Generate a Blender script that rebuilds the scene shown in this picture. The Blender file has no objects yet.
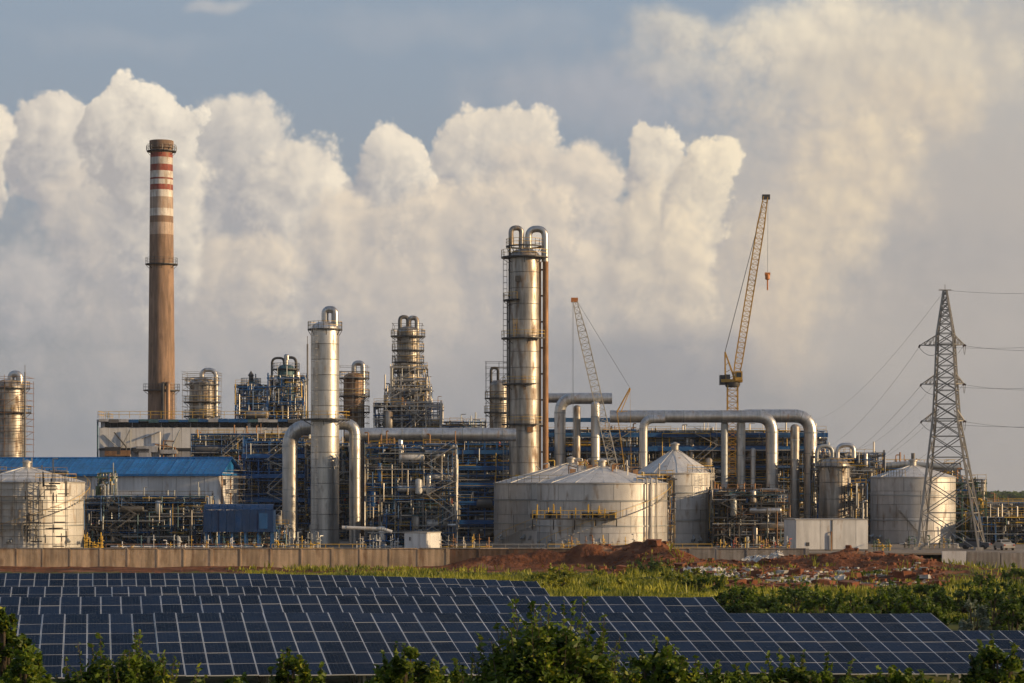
import bpy, math, random
import numpy as np
from mathutils import Vector, Matrix, Quaternion

# ------------------------------------------------------------------ camera, sky, sun, exposure
scn = bpy.context.scene
COL = scn.collection
CAMZ = 8.5                      # eye height above the plant yard
HFOV = math.radians(24.0)
F = 512 / math.tan(HFOV / 2)    # focal length in picture widths of 1024
HOR = 490.0                     # row of the horizon
cam_d = bpy.data.cameras.new('camera')
cam = bpy.data.objects.new('camera', cam_d)
COL.objects.link(cam)
cam.location = (0, 0, CAMZ)
cam.rotation_euler = (math.radians(90), 0, 0)
cam_d.sensor_width = 36
cam_d.angle = HFOV
cam_d.shift_y = (HOR - 341.5) / 1024
cam_d.clip_start = 1.0
cam_d.clip_end = 20000
scn.camera = cam
scn.view_settings.view_transform = 'Standard'
scn.view_settings.look = 'None'
scn.view_settings.gamma = 1.0
scn.view_settings.exposure = 0.0
scn.view_settings.use_curve_mapping = False
scn.cycles.use_denoising = True
scn.cycles.max_bounces = 5
scn.cycles.use_adaptive_sampling = True
scn.cycles.adaptive_threshold = 0.02
scn.cycles.adaptive_min_samples = 8
scn.cycles.transparent_max_bounces = 8

SUN_EL = math.radians(14.0)
SUN_A = math.radians(13.0)      # swung from due right towards the camera
sund = Vector((math.cos(SUN_EL) * math.cos(SUN_A), -math.cos(SUN_EL) * math.sin(SUN_A), math.sin(SUN_EL)))
sl = bpy.data.lights.new('sun', 'SUN')
sl.energy = 5.0
sl.angle = math.radians(0.6)
sl.color = (1.0, 0.70, 0.38)
so = bpy.data.objects.new('sun', sl)
COL.objects.link(so)
so.rotation_euler = sund.to_track_quat('Z', 'Y').to_euler()

def s2l(c):
    return tuple(((x / 255) / 12.92 if x / 255 <= 0.04045 else ((x / 255 + 0.055) / 1.055) ** 2.4) for x in c)
def U(px): return math.degrees(math.atan((px - 512) / F))
def V(py): return math.degrees(math.atan((HOR - py) / F))

def build_world():
    w = bpy.data.worlds.new('World'); scn.world = w; w.use_nodes = True
    nt = w.node_tree; nt.nodes.clear(); N = nt.nodes; L = nt.links
    out = N.new('ShaderNodeOutputWorld'); bg = N.new('ShaderNodeBackground'); bg.inputs[1].default_value = 0.1
    L.new(bg.outputs[0], out.inputs[0])
    def put(s, v):
        if isinstance(v, bpy.types.NodeSocket): L.new(v, s)
        elif v is not None: s.default_value = v
    def M(op, a, b=None, c=None, clamp=False):
        n = N.new('ShaderNodeMath'); n.operation = op; n.use_clamp = clamp
        for s, v in zip(n.inputs, (a, b, c)): put(s, v)
        return n.outputs[0]
    def VM(op, a, b=None):
        n = N.new('ShaderNodeVectorMath'); n.operation = op
        put(n.inputs[0], a)
        if b is not None: put(n.inputs[3 if op == 'SCALE' else 1], b)
        return n.outputs[0]
    def mixc(f, a, b):
        n = N.new('ShaderNodeMix'); n.data_type = 'RGBA'; n.clamp_factor = True
        put(n.inputs[0], f); put(n.inputs[6], a if not isinstance(a, tuple) else a + (1,)); put(n.inputs[7], b if not isinstance(b, tuple) else b + (1,))
        return n.outputs[2]
    def sstep(x, a, b):
        n = N.new('ShaderNodeMapRange'); n.interpolation_type = 'SMOOTHSTEP'
        put(n.inputs[0], x); n.inputs[1].default_value = a; n.inputs[2].default_value = b
        n.inputs[3].default_value = 0; n.inputs[4].default_value = 1
        return n.outputs[0]
    K = 10.0                                          # background strength 0.1
    def C(r, g, b): return tuple(x * K for x in s2l((r, g, b)))
    sky = N.new('ShaderNodeTexSky'); sky.sky_type = 'NISHITA'; sky.sun_disc = False
    sky.sun_elevation = SUN_EL; sky.sun_rotation = math.atan2(sund.x, sund.y)
    sky.air_density = 1.0; sky.dust_density = 2.0; sky.ozone_density = 1.5
    tc = N.new('ShaderNodeTexCoord'); d = tc.outputs['Generated']
    sx = N.new('ShaderNodeSeparateXYZ'); L.new(d, sx.inputs[0])
    az = M('MULTIPLY', M('ARCTAN2', sx.outputs[0], sx.outputs[1]), 57.2958)
    u0_ = M('SUBTRACT', M('PINGPONG', M('ADD', az, 14.0), 28.0), 14.0)    # the cloud bank goes on all round
    hyp = M('SQRT', M('ADD', M('MULTIPLY', sx.outputs[0], sx.outputs[0]), M('MULTIPLY', sx.outputs[1], sx.outputs[1])))
    v0_ = M('MULTIPLY', M('ARCTAN2', sx.outputs[2], hyp), 57.2958)
    cb = N.new('ShaderNodeCombineXYZ'); L.new(az, cb.inputs[0]); L.new(v0_, cb.inputs[1]); P = cb.outputs[0]      # degrees right and up
    def noise(vec, sc, det, rough=0.55):
        n = N.new('ShaderNodeTexNoise'); n.noise_dimensions = '2D'; put(n.inputs['Vector'], vec); n.inputs['Scale'].default_value = sc
        n.inputs['Detail'].default_value = det; n.inputs['Roughness'].default_value = rough
        return n
    def billow(vec):
        n = N.new('ShaderNodeTexVoronoi'); n.voronoi_dimensions = '2D'; n.feature = 'F1'; n.normalize = True
        put(n.inputs['Vector'], vec); n.inputs['Scale'].default_value = 0.85; n.inputs['Detail'].default_value = 3.5
        n.inputs['Roughness'].default_value = 0.62; n.inputs['Lacunarity'].default_value = 2.1
        return n.outputs['Distance']
    wn = noise(P, 0.55, 3, 0.5)
    wv = VM('SUBTRACT', wn.outputs['Color'], (0.5, 0.5, 0.5))
    wl = noise(P, 0.16, 3, 0.5)
    wlv = VM('SUBTRACT', wl.outputs['Color'], (0.5, 0.5, 0.5))
    ws = N.new('ShaderNodeSeparateXYZ'); L.new(VM('ADD', VM('SCALE', wv, 0.5), VM('SCALE', wlv, 3.0)), ws.inputs[0])
    u = M('ADD', u0_, ws.outputs[0]); v = M('ADD', v0_, ws.outputs[1])
    Pw = VM('ADD', P, VM('SCALE', wv, 0.4))
    b = billow(Pw)
    b2 = billow(VM('ADD', Pw, (0.30, 0.20, 0.0)))
    relief = M('SUBTRACT', b2, b)
    soft = noise(VM('MULTIPLY', P, (0.6, 1.0, 1.0)), 0.22, 6, 0.5)
    softf = soft.outputs[0]
    # clear air between the clouds
    up = sstep(v0_, 2.0, 14.0)
    air = mixc(up, C(150, 152, 158), C(151, 166, 183))
    col = mixc(0.12, air, sky.outputs[0])
    # thin veil, warmer to the right
    veil = M('MULTIPLY', sstep(M('ADD', softf, M('MULTIPLY', u, 0.022)), 0.46, 0.80), 0.75)
    veil = M('MULTIPLY', veil, sstep(u0_, -1.0, 6.0))
    col = mixc(veil, col, C(196, 188, 178))
    LIT = C(246, 232, 210); LIT2 = C(240, 222, 197); SH = C(152, 153, 159); SHW = C(168, 162, 159)
    state = {'col': col}
    puv = N.new('ShaderNodeCombineXYZ'); L.new(u, puv.inputs[0]); L.new(v, puv.inputs[1]); PUV = puv.outputs[0]
    def V3(op, *a):
        n = N.new('ShaderNodeVectorMath'); n.operation = op
        for s_, x in zip(n.inputs, a): put(s_, x)
        return n
    def rng(x, lo, hi, t0, t1, smooth=True):
        n = N.new('ShaderNodeMapRange'); n.interpolation_type = 'SMOOTHSTEP' if smooth else 'LINEAR'; put(n.inputs[0], x)
        for q, val in enumerate((lo, hi, t0, t1)): n.inputs[q + 1].default_value = val
        return n.outputs[0]
    def lobe(px, py, rx, ry, edge=0.25, a=1.0, lit=LIT, sh=SH, k=1.0, down=0.55, base=0.46, gain=1.0):
        cu, cv = U(px), V(py); ru, rv = rx / F * 57.3, ry / F * 57.3
        q = V3('MULTIPLY_ADD', PUV, (1 / ru, 1 / rv, 0), (-cu / ru, -cv / rv, 0)).outputs[0]
        q = V3('MAXIMUM', q, V3('MULTIPLY', q, (1, down, 1)).outputs[0]).outputs[0]
        dd = V3('LENGTH', q).outputs['Value']
        al = rng(M('MULTIPLY_ADD', b, 0.95 * k, dd), 1.0 + 0.40 * k - edge, 1.0 + 0.40 * k, a, 0.0)
        li = V3('DOT_PRODUCT', q, (0.30 * gain, 0.42 * gain, 0)).outputs['Value']
        li = M('ADD', M('MULTIPLY_ADD', relief, 1.05 * k, li), base)
        state['col'] = mixc(al, state['col'], mixc(li, sh, lit))
    # high soft sheets on the upper right
    lobe(970, 300, 300, 240, 1.0, 0.75, C(190, 181, 173), C(170, 164, 161), 0.5, 0.7, 0.55, 0.4)
    lobe(880, 70, 230, 95, 0.8, 0.85, C(230, 216, 192), C(184, 177, 172), 0.9, 0.9, 0.58, 0.6)
    lobe(680, 56, 130, 34, 0.85, 0.7, C(228, 217, 198), C(172, 170, 172), 0.9, 0.9, 0.5, 0.9)
    lobe(662, 14, 76, 32, 0.8, 0.7, C(234, 222, 200), C(176, 173, 173), 0.9, 0.9, 0.55, 0.9)
    lobe(800, 14, 135, 50, 0.9, 0.8, C(246, 232, 206), C(194, 186, 178), 0.9, 0.9, 0.65, 0.7)
    lobe(225, -4, 40, 12, 0.9, 0.5, C(214, 208, 200), C(172, 172, 178), 0.6, 0.9, 0.6, 0.6)
    lobe(440, 30, 200, 26, 1.0, 0.28, C(190, 190, 192), C(166, 170, 178), 0.8, 0.9, 0.5, 0.5)
    lobe(120, 45, 160, 22, 1.0, 0.22, C(186, 188, 192), C(166, 170, 178), 0.8, 0.9, 0.5, 0.5)
    lobe(585, 100, 150, 60, 1.0, 0.6, C(190, 187, 188), C(168, 169, 176), 0.8, 0.9, 0.45, 0.6)
    # bank on the right behind the cranes
    lobe(770, 210, 170, 150, 1.0, 0.75, C(216, 203, 186), C(188, 179, 173), 0.7, 0.8, 0.5, 0.5)
    lobe(925, 115, 95, 50, 0.8, 0.7, C(232, 214, 186), C(186, 177, 170), 0.9, 0.7, 0.55, 0.8)
    lobe(850, 180, 82, 62, 0.9, 0.75, C(240, 221, 190), C(188, 178, 170), 1.0, 0.7, 0.5, 0.9)
    lobe(805, 240, 78, 72, 0.9, 0.75, C(238, 219, 188), C(186, 176, 168), 1.0, 0.7, 0.5, 0.9)
    lobe(775, 310, 70, 70, 0.8, 0.65, C(228, 209, 182), C(182, 172, 166), 0.9, 0.7, 0.5, 0.8)
    # the long cumulus bank, far lobes first
    W1 = C(176, 172, 171); W2 = C(170, 168, 170); W3 = C(182, 175, 170)
    lobe(340, 310, 440, 150, 0.8, 0.95, C(202, 192, 182), C(172, 169, 170), 0.8, 0.7, 0.45, 0.35)
    lobe(232, 172, 46, 54, 0.30, 0.9, C(236, 224, 206), W2, 1.1)
    lobe(485, 158, 62, 40, 0.20, 0.95, C(238, 224, 203), W2, 1.2)
    lobe(552, 190, 60, 46, 0.36, 0.95, C(236, 220, 198), W1, 1.1)
    lobe(292, 218, 60, 72, 0.26, 0.95, LIT, W2, 1.1)
    lobe(384, 168, 44, 44, 0.18, 0.95, LIT, W2, 1.2)
    lobe(345, 250, 50, 48, 0.45, 0.8, LIT2, W1, 1.0)
    lobe(425, 225, 60, 48, 0.45, 0.85, LIT2, W1, 1.0)
    lobe(505, 225, 55, 48, 0.50, 0.8, LIT2, W1, 1.0)
    lobe(250, 285, 70, 42, 0.60, 0.7, LIT2, W1, 1.0)
    lobe(62, 152, 46, 44, 0.17, 1.0, C(238, 226, 208), W2, 1.2)
    lobe(105, 230, 50, 50, 0.50, 0.8, C(228, 214, 196), W2, 1.0)
    lobe(165, 225, 48, 72, 0.42, 0.9, LIT, W2, 1.1)
    lobe(148, 143, 48, 48, 0.15, 1.0, C(246, 234, 214), W1, 1.2)
    lobe(570, 275, 80, 50, 0.60, 0.75, LIT2, W1, 1.0)
    lobe(410, 300, 90, 45, 0.65, 0.65, C(224, 209, 190), W1, 1.0)
    lobe(632, 154, 34, 34, 0.17, 1.0, C(246, 231, 206), W1, 1.2)
    lobe(640, 235, 62, 66, 0.50, 0.85, C(238, 221, 195), W3, 1.0)
    lobe(698, 182, 37, 44, 0.18, 1.0, C(246, 230, 202), W3, 1.2)
    lobe(690, 245, 42, 62, 0.50, 0.9, C(242, 224, 196), W3, 1.1)
    lobe(-6, 165, 30, 40, 0.25, 1.0, LIT, W2, 1.1)
    lobe(30, 285, 60, 42, 0.6, 0.6, C(208, 200, 193), C(166, 165, 169), 1.0)
    # grey nearer cloud in front of the bank
    lobe(690, 350, 80, 50, 0.6, 0.7, C(168, 165, 165), C(150, 150, 156), 1.1, 0.6, 0.45, 0.6)
    lobe(600, 378, 170, 50, 0.7, 0.6, C(164, 161, 162), C(152, 152, 157), 0.9, 0.5, 0.4, 0.5)
    col = state['col']
    # grey murk towards the horizon
    hz = mixc(sstep(u, -10.0, 12.0), C(145, 149, 156), C(161, 157, 155))
    mk = M('SUBTRACT', 1.0, sstep(M('ADD', v, M('MULTIPLY', softf, 2.0)), 0.2, 6.0))
    col = mixc(M('MULTIPLY', mk, 0.93), col, hz)
    # sky overhead, beyond the bank: clear air with soft cloud
    hi = sstep(v0_, 13.0, 22.0)
    over = mixc(sstep(noise(P, 0.06, 6, 0.55).outputs[0], 0.46, 0.70), mixc(0.35, C(112, 136, 168), sky.outputs[0]), C(172, 172, 174))
    col = mixc(hi, col, over)
    L.new(col, bg.inputs[0])
    w.cycles.sampling_method = 'MANUAL'; w.cycles.sample_map_resolution = 512
build_world()

# ------------------------------------------------------------------ projection helpers: a picture row or column at a known distance
def Xp(px, Y): return (px - 512) * Y / F
def Zp(py, Y): return CAMZ + (HOR - py) * Y / F
def mt(n, Y): return n * Y / F

# ------------------------------------------------------------------ materials
MATS = {}
def material(name, base, rough=0.6, metal=0.0, var=0.18, vscale=0.6, streak=0.0, rust=0.0, rustcol=(0.16, 0.075, 0.035), bump=0.0, bscale=6.0, rnd=0.12, spec=0.5):
    m = bpy.data.materials.new(name); m.use_nodes = True; MATS[name] = m
    nt = m.node_tree; N = nt.nodes; L = nt.links; bs = N['Principled BSDF']
    bs.inputs['Roughness'].default_value = rough; bs.inputs['Metallic'].default_value = metal
    bs.inputs['Specular IOR Level'].default_value = spec
    geo = N.new('ShaderNodeNewGeometry')
    def noise(vec, sc, det=4):
        n = N.new('ShaderNodeTexNoise'); L.new(vec, n.inputs['Vector']); n.inputs['Scale'].default_value = sc; n.inputs['Detail'].default_value = det
        return n.outputs[0]
    def mr(x, a, b, c, d):
        n = N.new('ShaderNodeMapRange'); L.new(x, n.inputs[0])
        for i, v in enumerate((a, b, c, d)): n.inputs[i + 1].default_value = v
        return n.outputs[0]
    def mul(a, b):
        n = N.new('ShaderNodeMath'); n.operation = 'MULTIPLY'
        for s, v in zip(n.inputs, (a, b)):
            if isinstance(v, float): s.default_value = v
            else: L.new(v, s)
        return n.outputs[0]
    val = mr(noise(geo.outputs['Position'], vscale), 0.25, 0.75, 1 - var, 1 + var)
    if rnd:
        oi = N.new('ShaderNodeObjectInfo'); val = mul(val, mr(oi.outputs['Random'], 0, 1, 1 - rnd, 1 + rnd))
    if streak:
        vm = N.new('ShaderNodeVectorMath'); vm.operation = 'MULTIPLY'; L.new(geo.outputs['Position'], vm.inputs[0]); vm.inputs[1].default_value = (1, 1, 0.09)
        val = mul(val, mr(noise(vm.outputs[0], 1.9, 5), 0.38, 0.62, 1 - streak, 1.0 + streak * 0.25))
    hs = N.new('ShaderNodeVectorMath'); hs.operation = 'SCALE'; hs.inputs[0].default_value = base; L.new(val, hs.inputs[3])
    col = hs.outputs[0]
    if rust:
        vm = N.new('ShaderNodeVectorMath'); vm.operation = 'MULTIPLY'; L.new(geo.outputs['Position'], vm.inputs[0]); vm.inputs[1].default_value = (1, 1, 0.28)
        f = mr(noise(vm.outputs[0], 1.1, 7), 0.62 - 0.2 * rust, 0.78 - 0.15 * rust, 0.0, 0.85)
        mx = N.new('ShaderNodeMix'); mx.data_type = 'RGBA'; L.new(f, mx.inputs[0]); L.new(col, mx.inputs[6]); mx.inputs[7].default_value = rustcol + (1,)
        col = mx.outputs[2]
        if metal > 0:
            L.new(mr(f, 0, 1, metal, metal * 0.2), bs.inputs['Metallic']); L.new(mr(f, 0, 1, rough, 0.8), bs.inputs['Roughness'])
    L.new(col, bs.inputs['Base Color'])
    if bump:
        bn = N.new('ShaderNodeBump'); bn.inputs['Strength'].default_value = bump; bn.inputs['Distance'].default_value = 0.1
        L.new(noise(geo.outputs['Position'], bscale, 5), bn.inputs['Height']); L.new(bn.outputs[0], bs.inputs['Normal'])
    return m
material('cladding', (0.58, 0.57, 0.55), 0.42, 0.85, 0.14, 0.5, 0.25, 0.15, (0.2, 0.13, 0.08))
material('cladding_old', (0.40, 0.38, 0.355), 0.43, 0.82, 0.2, 0.5, 0.38, 0.6, (0.20, 0.12, 0.06))
material('cladding_brown', (0.34, 0.22, 0.14), 0.55, 0.45, 0.2, 0.5, 0.3, 0.6)
material('pipe_silver', (0.54, 0.53, 0.52), 0.40, 0.9, 0.14, 0.5, 0.2, 0.1)
material('pipe_grey', (0.34, 0.36, 0.37), 0.45, 0.45, 0.2)
material('pipe_rust', (0.36, 0.20, 0.10), 0.65, 0.25, 0.25, 0.5, 0.3, 0.7, (0.22, 0.10, 0.04))
material('tank_paint', (0.52, 0.51, 0.50), 0.46, 0.4, 0.10, 0.6, 0.1, 0.35, (0.24, 0.17, 0.11), rnd=0.16)
material('tank_light', (0.58, 0.57, 0.55), 0.50, 0.2, 0.10, 0.6, 0.1, 0.35, (0.25, 0.17, 0.10), rnd=0.16)
material('tank_roof', (0.60, 0.59, 0.57), 0.5, 0.3, 0.15, 0.8, 0.0, 0.12, (0.3, 0.2, 0.12))
material('steel_dark', (0.055, 0.055, 0.058), 0.55, 0.3, 0.3)
material('steel_grey', (0.13, 0.125, 0.12), 0.55, 0.3, 0.25)
material('galvanised', (0.42, 0.40, 0.37), 0.5, 0.5, 0.2)
material('steel_blue', (0.016, 0.09, 0.25), 0.5, 0.1, 0.3)
material('girder_blue', (0.014, 0.095, 0.27), 0.5, 0.1, 0.3)
material('steel_teal', (0.05, 0.12, 0.15), 0.55, 0.1, 0.3)
material('steel_green', (0.05, 0.10, 0.07), 0.6, 0.1, 0.3)
material('yellow_paint', (0.56, 0.35, 0.045), 0.5, 0.0, 0.25)
material('crane_yellow', (0.46, 0.27, 0.05), 0.5, 0.0, 0.25, rust=0.3)
material('crane_grey', (0.52, 0.48, 0.40), 0.5, 0.1, 0.2, rust=0.2)
material('orange_paint', (0.55, 0.20, 0.05), 0.55, 0.0, 0.25)
material('red_paint', (0.33, 0.05, 0.035), 0.55, 0.0, 0.3)
material('white_sheet', (0.66, 0.66, 0.66), 0.5, 0.0, 0.10, 0.4, 0.14, 0.04, (0.3, 0.2, 0.12))
material('grey_sheet', (0.40, 0.40, 0.41), 0.5, 0.1, 0.15, 0.4, 0.22, 0.1, (0.22, 0.15, 0.1))
material('blue_sheet', (0.014, 0.15, 0.40), 0.45, 0.05, 0.22, 0.5, 0.25, 0.0, bump=0.25, bscale=1.2)
material('blue_dark', (0.004, 0.032, 0.115), 0.5, 0.0, 0.25, 0.5, 0.2, 0.0, bump=0.4, bscale=1.0)
material('dark_glass', (0.02, 0.025, 0.03), 0.15, 0.0, 0.1)
material('rubber', (0.02, 0.02, 0.02), 0.8, 0.0, 0.1)
material('concrete_chimney', (0.25, 0.165, 0.115), 0.85, 0.0, 0.16, 0.25, 0.3, 0.25, (0.13, 0.085, 0.06), bump=0.1, bscale=3)
material('band_red', (0.30, 0.075, 0.055), 0.75, 0.0, 0.2, 0.4, 0.3, 0.55, (0.30, 0.19, 0.13))
material('band_white', (0.62, 0.58, 0.53), 0.75, 0.0, 0.16, 0.4, 0.3, 0.6, (0.33, 0.23, 0.16))
material('band_worn', (0.44, 0.34, 0.27), 0.8, 0.0, 0.2, 0.4, 0.3, 0.4, (0.33, 0.20, 0.13))
material('wall_render', (0.49, 0.365, 0.245), 0.88, 0.0, 0.25, 0.35, 0.36, 0.4, (0.20, 0.12, 0.07), bump=0.35, bscale=2.0)
material('wall_shaded', (0.105, 0.068, 0.05), 0.92, 0.0, 0.35, 0.5, 0.3, 0.3, (0.15, 0.065, 0.035), bump=0.3, bscale=2.0)  # cast shade on the wall, painted in as a dark brown base colour
material('wall_grey', (0.25, 0.235, 0.22), 0.88, 0.0, 0.2, 0.35, 0.35, 0.2, (0.16, 0.1, 0.07), bump=0.2, bscale=2.0)
material('concrete', (0.36, 0.34, 0.31), 0.85, 0.0, 0.2, 0.5, 0.2)
material('yard', (0.20, 0.17, 0.14), 0.9, 0.0, 0.3, 0.2)
material('pylon_steel', (0.31, 0.295, 0.27), 0.55, 0.35, 0.2)
material('cable', (0.22, 0.22, 0.22), 0.5, 0.6, 0.1, rnd=0)
material('insulator', (0.10, 0.06, 0.05), 0.3, 0.0, 0.2)
material('rock_white', (0.45, 0.43, 0.40), 0.8, 0.0, 0.3, 2.0)
material('rock_grey', (0.30, 0.31, 0.30), 0.85, 0.0, 0.3, 2.0)
material('clod_red', (0.17, 0.06, 0.028), 0.95, 0.0, 0.35, 0.8)
material('panel_frame', (0.60, 0.61, 0.63), 0.45, 0.4, 0.15)
material('bark', (0.10, 0.075, 0.05), 0.9, 0.0, 0.3, 4)
material('car_white', (0.6, 0.6, 0.6), 0.3, 0.0, 0.05)
material('car_dark', (0.05, 0.055, 0.07), 0.3, 0.0, 0.05)
material('haze_building', (0.33, 0.33, 0.32), 0.8, 0.0, 0.2)

def leaf_material(name, dark, light, scale=1.2):
    m = bpy.data.materials.new(name); m.use_nodes = True; MATS[name] = m
    nt = m.node_tree; N = nt.nodes; L = nt.links; N.clear()
    out = N.new('ShaderNodeOutputMaterial'); geo = N.new('ShaderNodeNewGeometry')
    n = N.new('ShaderNodeTexNoise'); L.new(geo.outputs['Position'], n.inputs['Vector']); n.inputs['Scale'].default_value = scale; n.inputs['Detail'].default_value = 6
    rp = N.new('ShaderNodeMapRange'); L.new(n.outputs[0], rp.inputs[0]); rp.inputs[1].default_value = 0.33; rp.inputs[2].default_value = 0.68
    mx = N.new('ShaderNodeMix'); mx.data_type = 'RGBA'; L.new(rp.outputs[0], mx.inputs[0]); mx.inputs[6].default_value = dark + (1,); mx.inputs[7].default_value = light + (1,)
    bs = N.new('ShaderNodeBsdfPrincipled'); L.new(mx.outputs[2], bs.inputs['Base Color']); bs.inputs['Roughness'].default_value = 0.5; bs.inputs['Specular IOR Level'].default_value = 0.3
    tr = N.new('ShaderNodeBsdfTranslucent'); L.new(mx.outputs[2], tr.inputs[0])
    ms = N.new('ShaderNodeMixShader'); ms.inputs[0].default_value = 0.38; L.new(bs.outputs[0], ms.inputs[1]); L.new(tr.outputs[0], ms.inputs[2]); L.new(ms.outputs[0], out.inputs[0])
leaf_material('leaf', (0.015, 0.042, 0.008), (0.15, 0.22, 0.02), 1.6)
leaf_material('leaf_yellow', (0.12, 0.17, 0.018), (0.34, 0.34, 0.03), 1.0)
leaf_material('leaf_dark', (0.025, 0.06, 0.012), (0.14, 0.20, 0.025), 0.5)
leaf_material('leaf_pale', (0.10, 0.14, 0.09), (0.30, 0.33, 0.25), 1.5)
leaf_material('grass_leaf', (0.03, 0.075, 0.012), (0.44, 0.42, 0.045), 0.22)

def solar_material():
    m = bpy.data.materials.new('solar_glass'); m.use_nodes = True; MATS['solar_glass'] = m
    nt = m.node_tree; N = nt.nodes; L = nt.links; bs = N['Principled BSDF']
    tc = N.new('ShaderNodeTexCoord'); s = N.new('ShaderNodeSeparateXYZ'); L.new(tc.outputs['Object'], s.inputs[0])
    def M(op, a, b):
        n = N.new('ShaderNodeMath'); n.operation = op
        for q, v in zip(n.inputs, (a, b)):
            if isinstance(v, (int, float)): q.default_value = v
            else: L.new(v, q)
        return n.outputs[0]
    def line(x, pitch, w):
        f = M('FRACT', M('ADD', M('DIVIDE', x, pitch), 100.0), 0)
        return M('LESS_THAN', M('ABSOLUTE', M('SUBTRACT', f, 0.5), 0), w)
    a = line(s.outputs[0], 0.159, 0.05); b = line(s.outputs[1], 0.159, 0.04)
    g = M('MAXIMUM', a, M('MULTIPLY', b, 0.6))
    oi = N.new('ShaderNodeObjectInfo')
    mx = N.new('ShaderNodeMix'); mx.data_type = 'RGBA'; L.new(oi.outputs['Random'], mx.inputs[0])
    mx.inputs[6].default_value = (0.003, 0.008, 0.022, 1); mx.inputs[7].default_value = (0.011, 0.023, 0.056, 1)
    m2 = N.new('ShaderNodeMix'); m2.data_type = 'RGBA'; L.new(M('MULTIPLY', g, 0.5), m2.inputs[0]); L.new(mx.outputs[2], m2.inputs[6]); m2.inputs[7].default_value = (0.05, 0.065, 0.09, 1)
    geo = N.new('ShaderNodeNewGeometry'); n = N.new('ShaderNodeTexNoise'); L.new(geo.outputs['Position'], n.inputs['Vector']); n.inputs['Scale'].default_value = 1.2; n.inputs['Detail'].default_value = 5
    rr = N.new('ShaderNodeMapRange'); L.new(n.outputs[0], rr.inputs[0]); rr.inputs[1].default_value = 0.3; rr.inputs[2].default_value = 0.7; rr.inputs[3].default_value = 0.12; rr.inputs[4].default_value = 0.34
    L.new(rr.outputs[0], bs.inputs['Roughness'])
    L.new(m2.outputs[2], bs.inputs['Base Color']); bs.inputs['Specular IOR Level'].default_value = 0.006
solar_material()

def ground_material():
    m = bpy.data.materials.new('earth_and_grass'); m.use_nodes = True; MATS['ground'] = m
    nt = m.node_tree; N = nt.nodes; L = nt.links; bs = N['Principled BSDF']; bs.inputs['Roughness'].default_value = 0.95; bs.inputs['Specular IOR Level'].default_value = 0.15
    at = N.new('ShaderNodeAttribute'); at.attribute_name = 'red_earth'
    geo = N.new('ShaderNodeNewGeometry')
    def noise(sc, det):
        n = N.new('ShaderNodeTexNoise'); L.new(geo.outputs['Position'], n.inputs['Vector']); n.inputs['Scale'].default_value = sc; n.inputs['Detail'].default_value = det; return n.outputs[0]
    def ramp(x, pts):
        r = N.new('ShaderNodeValToRGB'); L.new(x, r.inputs[0]); e = r.color_ramp.elements
        e[0].position, e[0].color = pts[0][0], pts[0][1] + (1,); e[1].position, e[1].color = pts[1][0], pts[1][1] + (1,)
        for p, c in pts[2:]:
            q = e.new(p); q.color = c + (1,)
        return r.outputs[0]
    red = ramp(noise(0.35, 8), [(0.3, (0.06, 0.03, 0.02)), (0.48, (0.13, 0.05, 0.025)), (0.6, (0.22, 0.085, 0.04)), (0.72, (0.26, 0.16, 0.10))])
    grs = ramp(noise(0.5, 8), [(0.3, (0.035, 0.045, 0.012)), (0.5, (0.085, 0.10, 0.02)), (0.7, (0.16, 0.13, 0.05))])
    a = N.new('ShaderNodeMath'); a.operation = 'ADD'; L.new(at.outputs['Fac'], a.inputs[0])
    n2 = N.new('ShaderNodeMapRange'); L.new(noise(0.8, 6), n2.inputs[0]); n2.inputs[1].default_value = 0.3; n2.inputs[2].default_value = 0.7; n2.inputs[3].default_value = -0.4; n2.inputs[4].default_value = 0.4
    L.new(n2.outputs[0], a.inputs[1])
    st = N.new('ShaderNodeMapRange'); L.new(a.outputs[0], st.inputs[0]); st.inputs[1].default_value = 0.4; st.inputs[2].default_value = 0.6
    mx = N.new('ShaderNodeMix'); mx.data_type = 'RGBA'; L.new(st.outputs[0], mx.inputs[0]); L.new(grs, mx.inputs[6]); L.new(red, mx.inputs[7]); L.new(mx.outputs[2], bs.inputs['Base Color'])
    bn = N.new('ShaderNodeBump'); bn.inputs['Strength'].default_value = 0.8; bn.inputs['Distance'].default_value = 0.4; L.new(noise(1.6, 8), bn.inputs['Height']); L.new(bn.outputs[0], bs.inputs['Normal'])
ground_material()

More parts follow.
